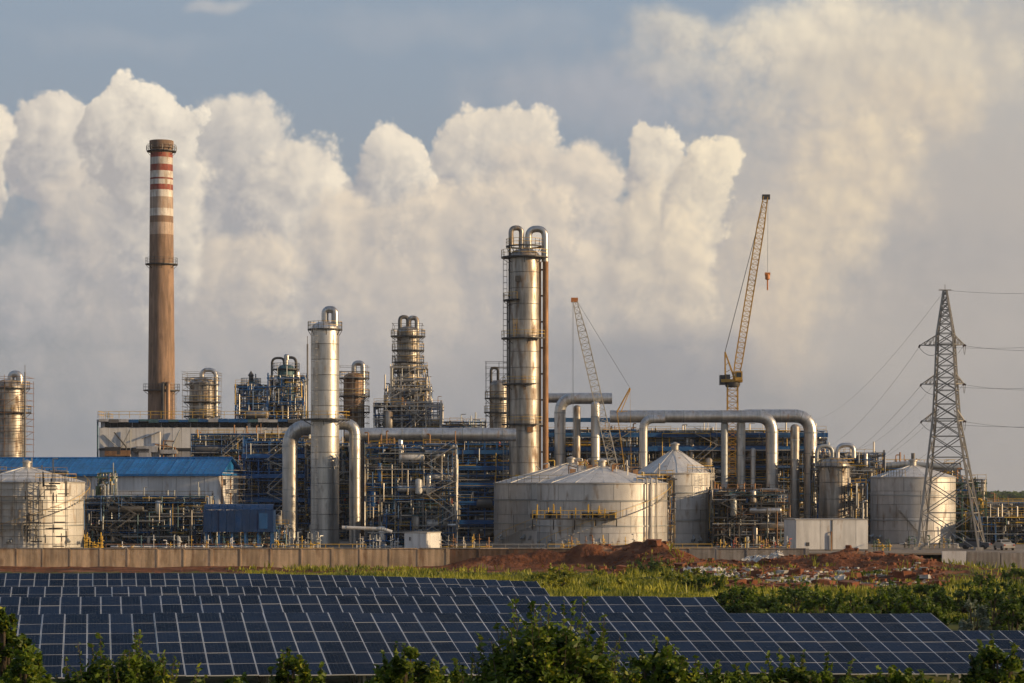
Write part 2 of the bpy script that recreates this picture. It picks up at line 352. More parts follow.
# ------------------------------------------------------------------ mesh helpers
class MB:
    def __init__(s): s.v = []; s.f = []; s.mi = []
    def add(s, vs, fs, mi=0):
        n = len(s.v); s.v.extend(vs)
        for f in fs: s.f.append(tuple(i + n for i in f)); s.mi.append(mi)
    def box(s, c, d, rz=0.0, mi=0):
        x, y, z = d[0] / 2, d[1] / 2, d[2] / 2; cs, sn = math.cos(rz), math.sin(rz)
        vs = [(c[0] + a * cs - b * sn, c[1] + a * sn + b * cs, c[2] + e) for e in (-z, z) for a, b in ((-x, -y), (x, -y), (x, y), (-x, y))]
        s.add(vs, [(3, 2, 1, 0), (4, 5, 6, 7), (0, 1, 5, 4), (1, 2, 6, 5), (2, 3, 7, 6), (3, 0, 4, 7)], mi)
    def bar(s, p0, p1, r, seg=4, cap=True, mi=0):
        p0 = Vector(p0); p1 = Vector(p1); d = p1 - p0
        if d.length < 1e-5: return
        d.normalize(); a = Vector((0, 0, 1)) if abs(d.z) < 0.9 else Vector((1, 0, 0))
        e1 = d.cross(a).normalized(); e2 = d.cross(e1); vs = []
        for p in (p0, p1):
            for k in range(seg):
                t = 2 * math.pi * (k + 0.5) / seg; vs.append(tuple(p + e1 * (r * math.cos(t)) + e2 * (r * math.sin(t))))
        fs = [(k, (k + 1) % seg, seg + (k + 1) % seg, seg + k) for k in range(seg)]
        if cap: fs += [tuple(range(seg - 1, -1, -1)), tuple(range(seg, 2 * seg))]
        s.add(vs, fs, mi)
    def tube(s, pts, r, seg=10, bend=0.0, mi=0):
        P = [Vector(p) for p in pts]; path = [P[0]]
        for i in range(1, len(P) - 1):
            a, b, c = P[i - 1], P[i], P[i + 1]; d0 = (a - b); d1 = (c - b)
            t = min(bend, d0.length * 0.48, d1.length * 0.48)
            if t < 1e-4: path.append(b); continue
            q0 = b + d0.normalized() * t; q1 = b + d1.normalized() * t
            for k in range(7):
                w = k / 6; path.append(q0 * (1 - w) ** 2 + b * 2 * w * (1 - w) + q1 * w * w)
        path.append(P[-1])
        n = None; vs = []; fs = []
        for i, p in enumerate(path):
            d = (path[min(i + 1, len(path) - 1)] - path[max(i - 1, 0)]).normalized()
            if n is None:
                a = Vector((0, 0, 1)) if abs(d.z) < 0.9 else Vector((1, 0, 0)); n = d.cross(a).normalized()
            else:
                n = (n - d * n.dot(d)).normalized()
            e = d.cross(n)
            for k in range(seg):
                t = 2 * math.pi * k / seg; vs.append(tuple(p + n * (r * math.cos(t)) + e * (r * math.sin(t))))
            if i:
                o = (i - 1) * seg
                for k in range(seg): fs.append((o + k, o + (k + 1) % seg, o + seg + (k + 1) % seg, o + seg + k))
        fs.append(tuple(range(seg - 1, -1, -1))); o = (len(path) - 1) * seg; fs.append(tuple(range(o, o + seg)))
        s.add(vs, fs, mi)
    def lathe(s, prof, seg=24, c=(0, 0, 0), a0=0.0, a1=2 * math.pi, mi=0):
        full = abs(a1 - a0 - 2 * math.pi) < 1e-4; n = seg if full else seg + 1; vs = []; fs = []
        for r, z in prof:
            for k in range(n):
                t = a0 + (a1 - a0) * k / seg; vs.append((c[0] + r * math.cos(t), c[1] + r * math.sin(t), c[2] + z))
        for j in range(len(prof) - 1):
            for k in range(seg):
                k2 = (k + 1) % n; fs.append((j * n + k, j * n + k2, (j + 1) * n + k2, (j + 1) * n + k))
        s.add(vs, fs, mi)
    def build(s, name, mat, parent=None, smooth=False, kind=None, angle=None):
        me = bpy.data.meshes.new(name); me.from_pydata(s.v, [], s.f)
        for q in (mat if isinstance(mat, (list, tuple)) else [mat]): me.materials.append(MATS[q])
        if len(set(s.mi)) > 1: me.polygons.foreach_set('material_index', s.mi)
        if smooth:
            me.polygons.foreach_set('use_smooth', [True] * len(me.polygons))
            me.set_sharp_from_angle(angle=math.radians(angle or 40))
        me.update()
        o = bpy.data.objects.new(name, me); COL.objects.link(o)
        if parent: o.parent = parent
        if kind: o['kind'] = kind
        return o

LABELS = {}
def tag(o, label, cat, group=None):
    o['label'] = label; o['category'] = cat
    if 'kind' not in o: o['kind'] = 'thing'
    if group: o['group'] = group
    return o
def thing(name, label, cat, loc=(0, 0, 0), rz=0.0, group=None):
    o = bpy.data.objects.new(name, None); COL.objects.link(o); o.empty_display_size = 0.5
    o.location = loc; o.rotation_euler = (0, 0, rz)
    return tag(o, label, cat, group)

_unit = {}
def unit(shape, mat):
    k = (shape, mat)
    if k not in _unit:
        b = MB()
        if shape == 'box': b.box((0, 0, 0), (1, 1, 1))
        else: b.bar((0, 0, -0.5), (0, 0, 0.5), 1.0, 12)
        me = bpy.data.meshes.new(shape + '_' + mat); me.from_pydata(b.v, [], b.f); me.materials.append(MATS[mat])
        if shape != 'box':
            me.polygons.foreach_set('use_smooth', [True] * len(me.polygons)); me.set_sharp_from_angle(angle=math.radians(50))
        _unit[k] = me
    return _unit[k]
def pbox(parent, name, c, d, mat, rz=0.0):
    o = bpy.data.objects.new(name, unit('box', mat)); COL.objects.link(o); o.parent = parent
    o.matrix_basis = Matrix.Translation(c) @ Matrix.Rotation(rz, 4, 'Z') @ Matrix.Diagonal((d[0], d[1], d[2], 1)); return o
def pbar(parent, name, p0, p1, r, mat, rnd=False):
    p0 = Vector(p0); p1 = Vector(p1); d = p1 - p0
    o = bpy.data.objects.new(name, unit('cyl' if rnd else 'box', mat)); COL.objects.link(o); o.parent = parent
    q = d.to_track_quat('Z', 'Y').to_matrix().to_4x4(); k = 1 if rnd else 2
    o.matrix_basis = Matrix.Translation((p0 + p1) / 2) @ q @ Matrix.Diagonal((r * k, r * k, d.length, 1)); return o

def rail(b, pts, h=1.1, r=0.035, step=1.6, closed=False):
    P = [Vector(p) for p in pts]
    if closed: P.append(P[0])
    for a, c in zip(P[:-1], P[1:]):
        n = max(1, int((c - a).length / step))
        for k in range(n + 1):
            q = a.lerp(c, k / n); b.bar(q, q + Vector((0, 0, h)), r, 4, False)
        for zz in (h * 0.52, h): b.bar(a + Vector((0, 0, zz)), c + Vector((0, 0, zz)), r, 4, False)
def ring_rail(b, R, z, a0, a1, h=1.1, r=0.035, n=14):
    pts = [(R * math.cos(a0 + (a1 - a0) * k / n), R * math.sin(a0 + (a1 - a0) * k / n), z) for k in range(n + 1)]
    rail(b, pts, h, r, 99)
def ladder(b, x, y, z0, z1, w=0.45, r=0.035, dx=1, dy=0, cage=True):
    ax = Vector((dx, dy, 0)).normalized(); o = Vector((ax.y, -ax.x, 0)); c = Vector((x, y, 0))
    for s in (-w / 2, w / 2): b.bar(c + ax * s + Vector((0, 0, z0)), c + ax * s + Vector((0, 0, z1)), r, 4, False)
    z = z0 + 0.3
    while z < z1:
        b.bar(c - ax * w / 2 + Vector((0, 0, z)), c + ax * w / 2 + Vector((0, 0, z)), r * 0.7, 4, False); z += 0.45
    if cage:
        z = z0 + 2.2
        while z < z1:
            b.tube([c - ax * 0.4 + Vector((0, 0, z)), c - ax * 0.35 + o * 0.6 + Vector((0, 0, z)), c + ax * 0.35 + o * 0.6 + Vector((0, 0, z)), c + ax * 0.4 + Vector((0, 0, z))], r * 0.7, 4); z += 1.0
        for s in (-0.35, 0, 0.35): b.bar(c + ax * s + o * 0.6 + Vector((0, 0, z0 + 2.2)), c + ax * s + o * 0.6 + Vector((0, 0, z1)), r * 0.7, 4, False)
# ------------------------------------------------------------------ the ground
def fbm(x, y, s=0.0):
    r = 0.0; a = 1.0; f = 1.0
    for k in range(4):
        r += a * math.sin(x * f * 1.0 + 1.7 * k + s + 1.3 * math.sin(y * f * 0.7 + k)) * math.cos(y * f * 1.1 + 2.3 * k - s + 0.9 * math.sin(x * f * 0.6))
        a *= 0.5; f *= 2.1
    return r
def sm(x, a, b):
    t = min(1.0, max(0.0, (x - a) / (b - a))); return t * t * (3 - 2 * t)
MOUNDS = [(Xp(672, 312), 314, 4.5, 5.5, 2.1), (Xp(650, 312), 318, 4, 4.5, 1.8), (Xp(695, 300), 300, 5, 5, 1.0), (Xp(620, 320), 321, 6, 3.2, 1.6), (Xp(545, 321), 322, 10, 2.4, 1.2), (Xp(585, 321), 321, 9, 3, 1.1), (Xp(490, 321), 323, 7, 2, 0.9), (Xp(735, 318), 321, 8, 3, 0.9), (Xp(810, 305), 313, 13, 4, 1.1), (Xp(870, 305), 311, 10, 5, 1.3), (Xp(915, 300), 306, 10, 6, 1.5), (Xp(760, 285), 285, 5, 4, 0.6), (Xp(850, 272), 270, 7, 5, 0.7), (Xp(910, 262), 262, 8, 6, 0.8), (Xp(720, 262), 262, 6, 4, 0.6), (Xp(780, 300), 302, 9, 7, 0.8), (Xp(935, 285), 288, 9, 7, 1.3),
          (Xp(600, 262), 262, 12, 10, 0.9), (Xp(660, 235), 236, 9, 8, 0.9), (Xp(985, 270), 262, 11, 12, 1.3)]
def zg(X, Y):
    z = 6.4 * (1 - Y / 88.0) ** 1.7 if Y < 88 else 0.0
    z -= 2.3 * sm(Y, 185, 290)
    z += 0.4 * sm(Y, 298, 316) if Y < 326 else 0
    z -= 0.9 * sm(X, 14, 30) * sm(Y, 70, 120) * (1 - sm(Y, 170, 260))
    if Y > 150 and Y < 326:
        z += 0.16 * fbm(X * 0.23, Y * 0.2) * sm(Y, 150, 200)
        for cx, cy, rx, ry, h in MOUNDS:
            q = ((X - cx) / rx) ** 2 + ((Y - cy) / ry) ** 2
            if q < 9: z += h * math.exp(-q * 1.1) * (1 + 0.20 * fbm(X * 0.7, Y * 0.7, 1.0))
    if Y > 325.3: z = -0.35 - 2.0 * (1 - sm(Y, 325.3, 330)) if X < 62 else -0.35 - 1.9 * (1 - sm(Y, 325, 345))
    if Y > 800: z += 6 * sm(Y, 1200, 3000) * (0.5 + 0.5 * math.sin(X * 0.004 + 1.0))
    return z
def redness(X, Y):
    px = 512 + X * F / Y
    if Y > 325: return 0.45
    r = sm(Y, 303, 313)
    r = max(r, sm(px, 675, 745) * sm(Y, 208, 228) * (1 - 0.55 * sm(px, 930, 975)))
    r = max(r, 0.9 * sm(px, 560, 620) * sm(Y, 292, 303)); r = max(r, 0.95 * sm(px, 620, 690) * sm(Y, 250, 272) * (1 - 0.45 * sm(px, 940, 985)))
    return r
def make_ground():
    xs = [-6000, -2500, -900, -400, -200, -120, -90] + [-72 + 0.9 * k for k in range(161)] + [90, 120, 200, 400, 900, 2500, 6000]
    ys = [-40, -10] + [4 * k for k in range(1, 36)] + [145, 152, 160, 168, 176, 184] + [190 + 1.4 * k for k in range(72)] + [291.2 + 0.75 * k for k in range(46)] + [326.5, 328, 331, 336, 345, 360, 400, 500, 650, 800, 1000, 1300, 1700, 2300, 3000, 4500, 7000, 11000]
    n = len(xs); b = MB(); red = []
    for y in ys:
        for x in xs: b.v.append((x, y, zg(x, y))); red.append(redness(x, y))
    for j in range(len(ys) - 1):
        for i in range(n - 1): b.f.append((j * n + i, j * n + i + 1, (j + 1) * n + i + 1, (j + 1) * n + i)); b.mi.append(0)
    o = b.build('ground', 'ground', smooth=True, angle=80); o['kind'] = 'structure'
    at = o.data.attributes.new('red_earth', 'FLOAT', 'POINT'); at.data.foreach_set('value', red)
    y = MB(); y.box((0, 500, -0.12), (330, 348.8, 0.24)); yo = y.build('plant_yard', 'yard'); yo['kind'] = 'structure'
make_ground()

# ------------------------------------------------------------------ perimeter wall
def make_wall():
    Y = 325.0
    t = thing('perimeter_wall', 'long tan rendered perimeter wall with coping along the plant front', 'wall', (0, Y, 0))
    px = -40; rnd = random.Random(3); k = 0
    while px < 800:
        w = rnd.uniform(26, 32); x0, x1 = Xp(px, Y), Xp(px + w, Y); top = 0.55 + rnd.uniform(-0.03, 0.03)
        mat = 'wall_render' if px < 440 else 'wall_shaded' if px < 640 else 'wall_grey'  # middle stretch gets the darker panels, shade put into their colour
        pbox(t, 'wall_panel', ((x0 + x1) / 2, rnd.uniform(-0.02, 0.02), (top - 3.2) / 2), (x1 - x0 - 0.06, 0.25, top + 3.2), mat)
        pbox(t, 'pier', (x1, -0.03, (top - 3.2) / 2 + 0.02), (0.2 if k % 4 else 0.45, 0.31, top + 3.3), mat)
        pbox(t, 'coping', ((x0 + x1) / 2, -0.02, top + 0.07), (x1 - x0 - 0.3, 0.4, 0.12), 'wall_grey' if k % 3 else 'wall_render')
        px += w; k += 1
    Y = 318.0
    t = thing('boundary_wall', 'low grey concrete boundary wall right of the red earth bank', 'wall', (0, Y, 0))
    for i, (a, c, m, h) in enumerate(((942, 966, 'white_sheet', 0.42), (967, 1000, 'wall_grey', 0.30), (1001, 1034, 'wall_grey', 0.22), (1035, 1068, 'wall_grey', 0.22))):
        x0, x1 = Xp(a, Y), Xp(c, Y); q = pbox(t, 'wall_panel', ((x0 + x1) / 2, 0, (h - 3.0) / 2), (x1 - x0, 0.4, h + 3.0), m)
        if i == 0: q['label'] = 'whitewashed end panel'
make_wall()

# ------------------------------------------------------------------ solar arrays
def panel_mesh():
    b = MB(); w, l, h = 0.985, 1.975, 0.035
    b.box((0, 0, 0), (w, l, h))
    e = 0.025; x, y, z = w / 2 - e, l / 2 - e, h / 2 + 0.004
    b.add([(-x, -y, z), (x, -y, z), (x, y, z), (-x, y, z)], [(0, 1, 2, 3)], 1)
    me = bpy.data.meshes.new('solar_panel'); me.from_pydata(b.v, [], b.f); me.materials.append(MATS['panel_frame']); me.materials.append(MATS['solar_glass'])
    me.polygons.foreach_set('material_index', b.mi); return me
PANEL = panel_mesh()
def solar_array(label, px0, px1, Ytop, pytop, theta, rows, tilt, seed):
    """columns follow a gentle curve; pytop / theta are functions of the picture column."""
    rnd = random.Random(seed)
    X, Y = Xp(px0, Ytop), Ytop
    t = thing('solar_array', label, 'solar array', (X, Y, zg(X, Y)), 0, 'rows of ground mounted solar panels')
    base = Vector(t.location); T = math.radians(tilt); cols = []
    while True:
        px = 512 + X * F / Y
        if px > px1: break
        th = math.radians(theta(px)); z = CAMZ + (HOR - pytop(px)) * Y / F
        cols.append((Vector((X, Y, z)), th)); X += 1.004 * math.cos(th); Y += 1.004 * math.sin(th)
    for i, (p, th) in enumerate(cols):
        R = Matrix.Rotation(th, 4, 'Z') @ Matrix.Rotation(T, 4, 'X'); up = R @ Vector((0, 1, 0)); jit = rnd.uniform(-0.012, 0.012) + (0.03 if (i // 9) % 2 else 0)
        for j in range(rows):
            o = bpy.data.objects.new('solar_panel', PANEL); COL.objects.link(o); o.parent = t
            c = p - up * (1.0 + 2.0 * j) - base + Vector((0, 0, jit))
            o.matrix_basis = Matrix.Translation(c) @ R @ Matrix.Rotation(math.radians(rnd.uniform(-0.35, 0.35)), 4, 'X') @ Matrix.Rotation(math.radians(rnd.uniform(-0.3, 0.3)), 4, 'Y')
        if i % 4 == 1:
            for j in range(rows):
                q = p - up * (1.0 + 2.0 * j); q2 = Vector((q.x, q.y, zg(q.x, q.y) - 0.3))
                if q.z - 0.12 > q2.z: pbar(t, 'post', q2 - base, q - base - Vector((0, 0, 0.1)), 0.05, 'galvanised')
    for j in range(rows):
        b = MB(); pts = []
        for (p, th) in cols:
            R = Matrix.Rotation(th, 4, 'Z') @ Matrix.Rotation(T, 4, 'X'); up = R @ Vector((0, 1, 0)); pts.append(p - up * (1.0 + 2.0 * j) - base - Vector((0, 0, 0.07)))
        for a, c in zip(pts[:-1], pts[1:]): b.bar(a, c, 0.035, 4, False)
        b.build('purlin', 'galvanised', t)
def lerp_pts(pts):
    def f(x):
        if x <= pts[0][0]: return pts[0][1]
        for (a, va), (c, vc) in zip(pts[:-1], pts[1:]):
            if x <= c: return va + (vc - va) * (x - a) / (c - a)
        return pts[-1][1]
    return f
th = lerp_pts([(430, 9.9), (950, 4.8)])
solar_array('nearest and deepest block of dark blue solar panels, six panels deep', -36, 921, 109.5, lerp_pts([(0, 615), (180, 613.7), (345, 613.2), (850, 613.8), (930, 614.2)]), th, 6, 9.6, 1)
solar_array('second row of solar panels, its end reaching past the grassy mound', -30, 716, 122, lerp_pts([(0, 597.3), (340, 596), (724, 597.6)]), th, 3, 10.5, 2)
solar_array('third row of solar panels, between the second row and the farthest one', -30, 538, 147, lerp_pts([(0, 587), (340, 587.5), (540, 588.5)]), th, 3, 11, 3)
solar_array('farthest row of solar panels, nearest to the tan perimeter wall', -30, 530, 170, lerp_pts([(0, 573.4), (250, 573.8), (340, 575.6), (538, 581.6)]), th, 3, 11, 4)
solar_array('lower solar panels at the right edge behind the dark bush', 930, 1075, 121, lerp_pts([(930, 631), (1070, 630.5)]), lambda p: 4.5, 4, 10, 5)

# ------------------------------------------------------------------ plant builders
def add_head(b, R, z, h, seg=24):
    b.lathe([(R * math.cos(a), z + h * math.sin(a)) for a in [k * math.pi / 2 / 7 for k in range(7)]] + [(0.01, z + h)], seg)
def band_shell(t, R0, z0, z1, mat, step=2.4, seg=28, seed=0, R1=None, name='shell_band'):
    rnd = random.Random(seed); n = max(1, round((z1 - z0) / step)); R1 = R1 or R0
    for k in range(n):
        a, c = z0 + (z1 - z0) * k / n, z0 + (z1 - z0) * (k + 1) / n
        ra, rc = R0 + (R1 - R0) * k / n, R0 + (R1 - R0) * (k + 1) / n; j = rnd.uniform(0, 0.012)
        b = MB(); g = 0.025
        b.lathe([(ra - 0.05, a + g), (ra + j, a + g + 0.03), (rc + j, c - g - 0.03), (rc - 0.05, c - g)], seg); b.build(name, mat, t, True, angle=50)
    b = MB(); b.lathe([(R0 - 0.045, z0), (R1 - 0.045, z1)], seg); b.build('inner_shell', 'steel_grey', t, True)
def platform(t, R, z, width, a0=0.0, a1=360.0, railmat='yellow_paint', deckmat='steel_dark', h=1.1):
    a0, a1 = math.radians(a0), math.radians(a1); n = max(6, int((a1 - a0) / (2 * math.pi) * 20)); b = MB()
    full = abs(a1 - a0 - 2 * math.pi) < 1e-3
    b.lathe([(R + 0.02, z - 0.2), (R + width, z - 0.2), (R + width, z), (R + 0.02, z)], n, (0, 0, 0), a0, a1)
    p = b.build('platform', deckmat, t); b = MB(); ring_rail(b, R + width - 0.06, z, a0, a1, h, 0.04, n)
    b.build('railing', railmat, p)
    b = MB()
    for k in range(0, n, 3):
        a = a0 + (a1 - a0) * (k + 0.5) / n; b.bar((R * math.cos(a), R * math.sin(a), z - 1.0), ((R + width * 0.9) * math.cos(a), (R + width * 0.9) * math.sin(a), z - 0.22), 0.06, 4, False)
    b.build('bracket', deckmat, p)
def gooseneck(t, x0, z0, x1, ztop, zend, r, mat, y0=0.0, y1=0.0, name='vent_pipe'):
    b = MB(); b.tube([(x0, y0, z0), (x0, y0, ztop), (x1, y1, ztop), (x1, y1, zend)], r, 12, abs(x1 - x0) * 0.48); return b.build(name, mat, t, True)
def scaffold(t, hw, hd, z0, z1, lift=2.0, mat='galvanised', seed=0, deck=True, nx=3, name='scaffold', miss=0.1, r=0.045, railmat=None, cy=0.0, cx=0.0):
    rnd = random.Random(seed); b = MB(); dk = MB(); xs = [-hw + 2 * hw * k / (nx - 1) for k in range(nx)]
    zs = []; z = z0
    while z < z1 - 0.4: z = min(z1, z + lift); zs.append(z)
    for y in (-hd, hd):
        for x in xs:
            b.bar((cx + x, cy + y, z0), (cx + x, cy + y, z1 + rnd.uniform(0.3, 1.4)), r, 4, False)
        for z in zs:
            for dz in (0, 1.0):
                if rnd.random() > miss: b.bar((cx - hw - 0.2, cy + y, z + dz), (cx + hw + 0.2, cy + y, z + dz), r, 4, False)
        for k in range(len(zs) - 1):
            if rnd.random() < 0.4:
                i = rnd.randrange(nx - 1); b.bar((cx + xs[i], cy + y, zs[k]), (cx + xs[i + 1], cy + y, zs[k + 1]), r, 4, False)
    for x in (xs[0], xs[-1]):
        for z in zs:
            for dz in (0, 1.0): b.bar((cx + x, cy - hd, z + dz), (cx + x, cy + hd, z + dz), r, 4, False)
    o = b.build(name, mat, t, kind='stuff')
    if deck:
        for z in zs:
            if rnd.random() < 0.7: dk.box((cx + rnd.uniform(-0.1, 0.1) * hw, cy - hd * 0.97 if hd > 0.7 else cy, z - 0.06), (2 * hw * rnd.uniform(0.6, 1.0), 0.7, 0.07))
        if dk.v: dk.build(name + '_boards', 'bark' if seed % 2 else 'steel_grey', t, kind='stuff')
    return o

def column_tower(name, label, cat, px, Y, rpx, pyt, mat, zb=0.0, plats=(), necks=(), cage=None, head=0.55, step=2.4, seed=1, lad=None, skirt=True, railmat='yellow_paint'):
    R = mt(rpx, Y); H = Zp(pyt, Y); t = thing(name, label, cat, (Xp(px, Y), Y, 0))
    band_shell(t, R, zb, H, mat, step, 28, seed)
    b = MB(); add_head(b, R, H - 0.02, R * head); b.build('head', mat, t, True)
    for p in plats:
        platform(t, R, Zp(p[0], Y), p[1], p[2] if len(p) > 2 else 0, p[3] if len(p) > 3 else 360, railmat)
    for x0, x1, pt, pe, rp, m in necks:
        gooseneck(t, mt(x0, Y), H + R * head * 0.4 if abs(x0) < rpx else Zp(pe, Y), mt(x1, Y), Zp(pt, Y), Zp(pe, Y), mt(rp, Y), m, 0, -0.2)
    if lad:
        b = MB(); a = math.radians(lad); x, y = (R + 0.35) * math.cos(a), (R + 0.35) * math.sin(a); ladder(b, x, y, zb, H, dx=-math.sin(a), dy=math.cos(a)); b.build('ladder', 'galvanised', t, kind='stuff')
    if cage:
        hw, pt, pb, lift, m = cage; scaffold(t, mt(hw, Y), R + 1.0, Zp(pb, Y), Zp(pt, Y), lift, m, seed)
    return t, R, H

def run_pipe(rnd, b, W, D, z0, z1, r, seg=5, n=3, bend=None):
    p = Vector((rnd.uniform(-W / 2, W / 2), rnd.uniform(-0.7, D), rnd.uniform(z0, z1))); pts = [p.copy()]; last = -1
    for k in range(n):
        ax = rnd.choice([a for a in (0, 0, 1, 2, 2) if a != last]); last = ax; q = p.copy()
        if ax == 0: q.x = max(-W / 2, min(W / 2, p.x + rnd.choice((-1, 1)) * rnd.uniform(0.8, W * 0.6)))
        elif ax == 1: q.y = max(0, min(D, p.y + rnd.choice((-1, 1)) * rnd.uniform(0.6, D * 0.6)))
        else: q.z = max(z0, min(z1, p.z + rnd.choice((-1, 1)) * rnd.uniform(0.8, 5)))
        if (q - p).length > r * 3: pts.append(q); p = q
    if len(pts) > 1: b.tube(pts, r, seg, bend if bend is not None else r * 2.5); return True
    return False
def vessel(b, c, axis, R, Lh, seg=14):
    n = 5; prof = [(0.01, -Lh / 2 - R * 0.5)] + [(R * math.cos(a), -Lh / 2 - R * 0.5 * math.sin(a)) for a in [math.pi / 2 * (1 - k / n) for k in range(1, n + 1)]]
    prof += [(r, -z) for r, z in reversed(prof)]
    q = MB(); q.lathe(prof, seg)
    for v in q.v:
        x, y, z = v
        b.v.append((c[0] + (z if axis == 0 else x), c[1] + (z if axis == 1 else y), c[2] + (-x if axis == 0 else (-y if axis == 1 else z))))
    n0 = len(b.v) - len(q.v)
    for f in q.f: b.f.append(tuple(i + n0 for i in f)); b.mi.append(0)

def pipe_rack(label, px0, px1, pyt, Y, depth, nx, nz, seed, steel='steel_grey', pipes=('pipe_grey', 'steel_teal', 'pipe_silver'), railm='yellow_paint', ny=2, zmin=0.0, dens=1.0, name='pipe_rack', cat='pipe structure', vess=1.0, roofrail=True, big=1.0, zb=0.0, steel2=None, girders=(), deckp=0.62):
    rnd = random.Random(seed); X0, X1 = Xp(px0, Y), Xp(px1, Y); W = X1 - X0; H = Zp(pyt, Y); xc = (X0 + X1) / 2
    t = thing(name, label, cat, (xc, Y, zb)); H -= zb
    xs = [-W / 2 + W * k / (nx - 1) for k in range(nx)]; ys = [depth * k / (ny - 1) for k in range(ny)]; zs = [zmin + (H - zmin) * (k + 1 + (rnd.uniform(-0.22, 0.22) if k < nz - 1 else 0)) / nz for k in range(nz)]
    xs = [x + (rnd.uniform(-0.18, 0.18) * W / (nx - 1) if 0 < i < nx - 1 else 0) for i, x in enumerate(xs)]; steel2 = steel2 or steel
    for x in xs:
        for y in ys: pbar(t, 'column', (x, y, 0), (x, y, H + rnd.choice((0, 0, 0.8, -1.5))), 0.12, steel2)
    for z in zs:
        for y in ys: pbar(t, 'beam', (-W / 2 - 0.25, y - 0.03, z - 0.19), (W / 2 + rnd.uniform(0, 0.5), y - 0.03, z - 0.19), 0.10, steel)
        for x in xs: pbar(t, 'beam', (x + 0.02, 0.2, z - 0.15), (x + 0.02, depth - 0.2, z - 0.15), 0.10, steel2)
    for k in range(nz):
        i = rnd.randrange(nx - 1); za = zs[k - 1] if k else zmin; pbar(t, 'brace', (xs[i], -0.05, za), (xs[i + 1], -0.05, zs[k] - 0.3), 0.06, steel2)
    for py in girders: pbox(t, 'girder', (0, -0.35, Zp(py, Y)), (W + 0.6, 0.35, mt(4.2, Y)), 'girder_blue')
    rb = MB()
    for k, z in enumerate(zs):
        last = k == nz - 1
        for i in range(nx - 1):
            if rnd.random() < deckp:
                pbox(t, 'deck', ((xs[i] + xs[i + 1]) / 2, depth / 2, z + 0.02), (xs[i + 1] - xs[i] - 0.1, depth - 0.1, 0.06), 'steel_dark')
                if rnd.random() < 0.75 and (not last or roofrail): rail(rb, [(xs[i], -0.1, z + 0.05), (xs[i + 1], -0.1, z + 0.05)], 1.1, 0.04)
        if last and roofrail:
            rail(rb, [(-W / 2, depth, z), (W / 2, depth, z)], 1.1, 0.04)
    tb = MB()
    for k in range(int(W * 0.7) if roofrail else 0):
        x = rnd.uniform(-W / 2, W / 2); y = rnd.uniform(0, depth); h = rnd.uniform(0.6, 2.6); tb.tube([(x, y, H - 0.5), (x, y, H + h)] + ([(x + rnd.uniform(-1, 1), y, H + h)] if rnd.random() < 0.4 else []), rnd.uniform(0.05, 0.16), 6, 0.2)
    if tb.v: tb.build('top_vents', rnd.choice(('galvanised', 'pipe_grey', 'pipe_rust')), t, kind='stuff')
    if rb.v: rb.build('railing', railm, t, kind='stuff')
    sb = MB(); sx = rnd.uniform(-W / 2, W / 2 - min(W, 4.0)); run = min(W, 4.0)
    for k in range(nz):
        za = zs[k - 1] if k else zmin; zt = zs[k]; xa, xb = (sx, sx + run) if k % 2 else (sx + run, sx)
        for yy in (-0.5, -1.2):
            sb.bar((xa, yy, za), (xb, yy, zt), 0.07, 4, False); sb.bar((xa, yy, za + 1.0), (xb, yy, zt + 1.0), 0.035, 4, False)
        for q in range(9): f = (q + 0.5) / 9; sb.box((xa + (xb - xa) * f, -0.85, za + (zt - za) * f), (0.3, 0.7, 0.05))
        sb.box((xb, -0.85, zt), (1.0, 0.9, 0.07))
    if W > 7 and nz > 1: sb.build('stair', 'galvanised' if railm == 'yellow_paint' else 'steel_grey', t)
    for k in range(nz):
        za = zs[k - 1] if k else zmin; zt = zs[k]; h = zt - za
        if W > 6 and rnd.random() < 0.8: pbox(t, 'cable_tray', (rnd.uniform(-0.1, 0.1) * W, -0.45, za + h * rnd.uniform(0.5, 0.85)), (W * rnd.uniform(0.5, 0.95), 0.4, 0.12), rnd.choice(('galvanised', 'steel_blue', 'pipe_grey')))
        for q in range(int(rnd.uniform(0.7, 1.9) * vess * W / 6 + 0.5)):
            b = MB(); x = rnd.uniform(-W / 2 + 1, W / 2 - 1); y = rnd.uniform(0.2, depth - 0.6) if rnd.random() < 0.6 else rnd.uniform(-0.3, 1.2)
            if rnd.random() < 0.5:
                R = rnd.uniform(0.4, max(0.5, min(1.05, h * 0.36))); Lh = min(rnd.uniform(1.8, 5.5), W * 0.6); x = max(-W / 2 + Lh / 2, min(W / 2 - Lh / 2, x)); vessel(b, (x, y, za + R + 0.35), 0, R, Lh)
            else:
                R = rnd.uniform(0.35, 0.95); Lh = h * rnd.uniform(0.5, 1.5); vessel(b, (x, y, za + Lh / 2 + R * 0.4), 2, R, Lh)
            b.build('vessel', rnd.choice(('cladding', 'pipe_silver', 'tank_light', 'steel_grey', pipes[1], 'cladding_old')), t, True)
    for k in range(int(W * (H - zmin) / 14 * dens * big)):
        b = MB(); r = rnd.uniform(0.12, 0.28)
        if run_pipe(rnd, b, W, depth + 0.8, zmin + 0.3, H + 0.3, r, 8, rnd.randint(2, 4)): b.build('pipe', rnd.choice(pipes + ('cladding', 'pipe_silver')), t, True)
    for q, pm in enumerate(tuple(pipes) + ('yellow_paint', 'galvanised', 'steel_blue')):
        b = MB(); n = int(W * (H - zmin) * 0.8 * dens * (0.5 if pm == 'yellow_paint' else 1.0))
        for k in range(n): run_pipe(rnd, b, W + 0.3, depth + 1.2, zmin + 0.1, H + 0.4, rnd.uniform(0.03, 0.10), 4, rnd.randint(1, 4), 0.0)
        b.build('small_piping', pm, t, kind='stuff')
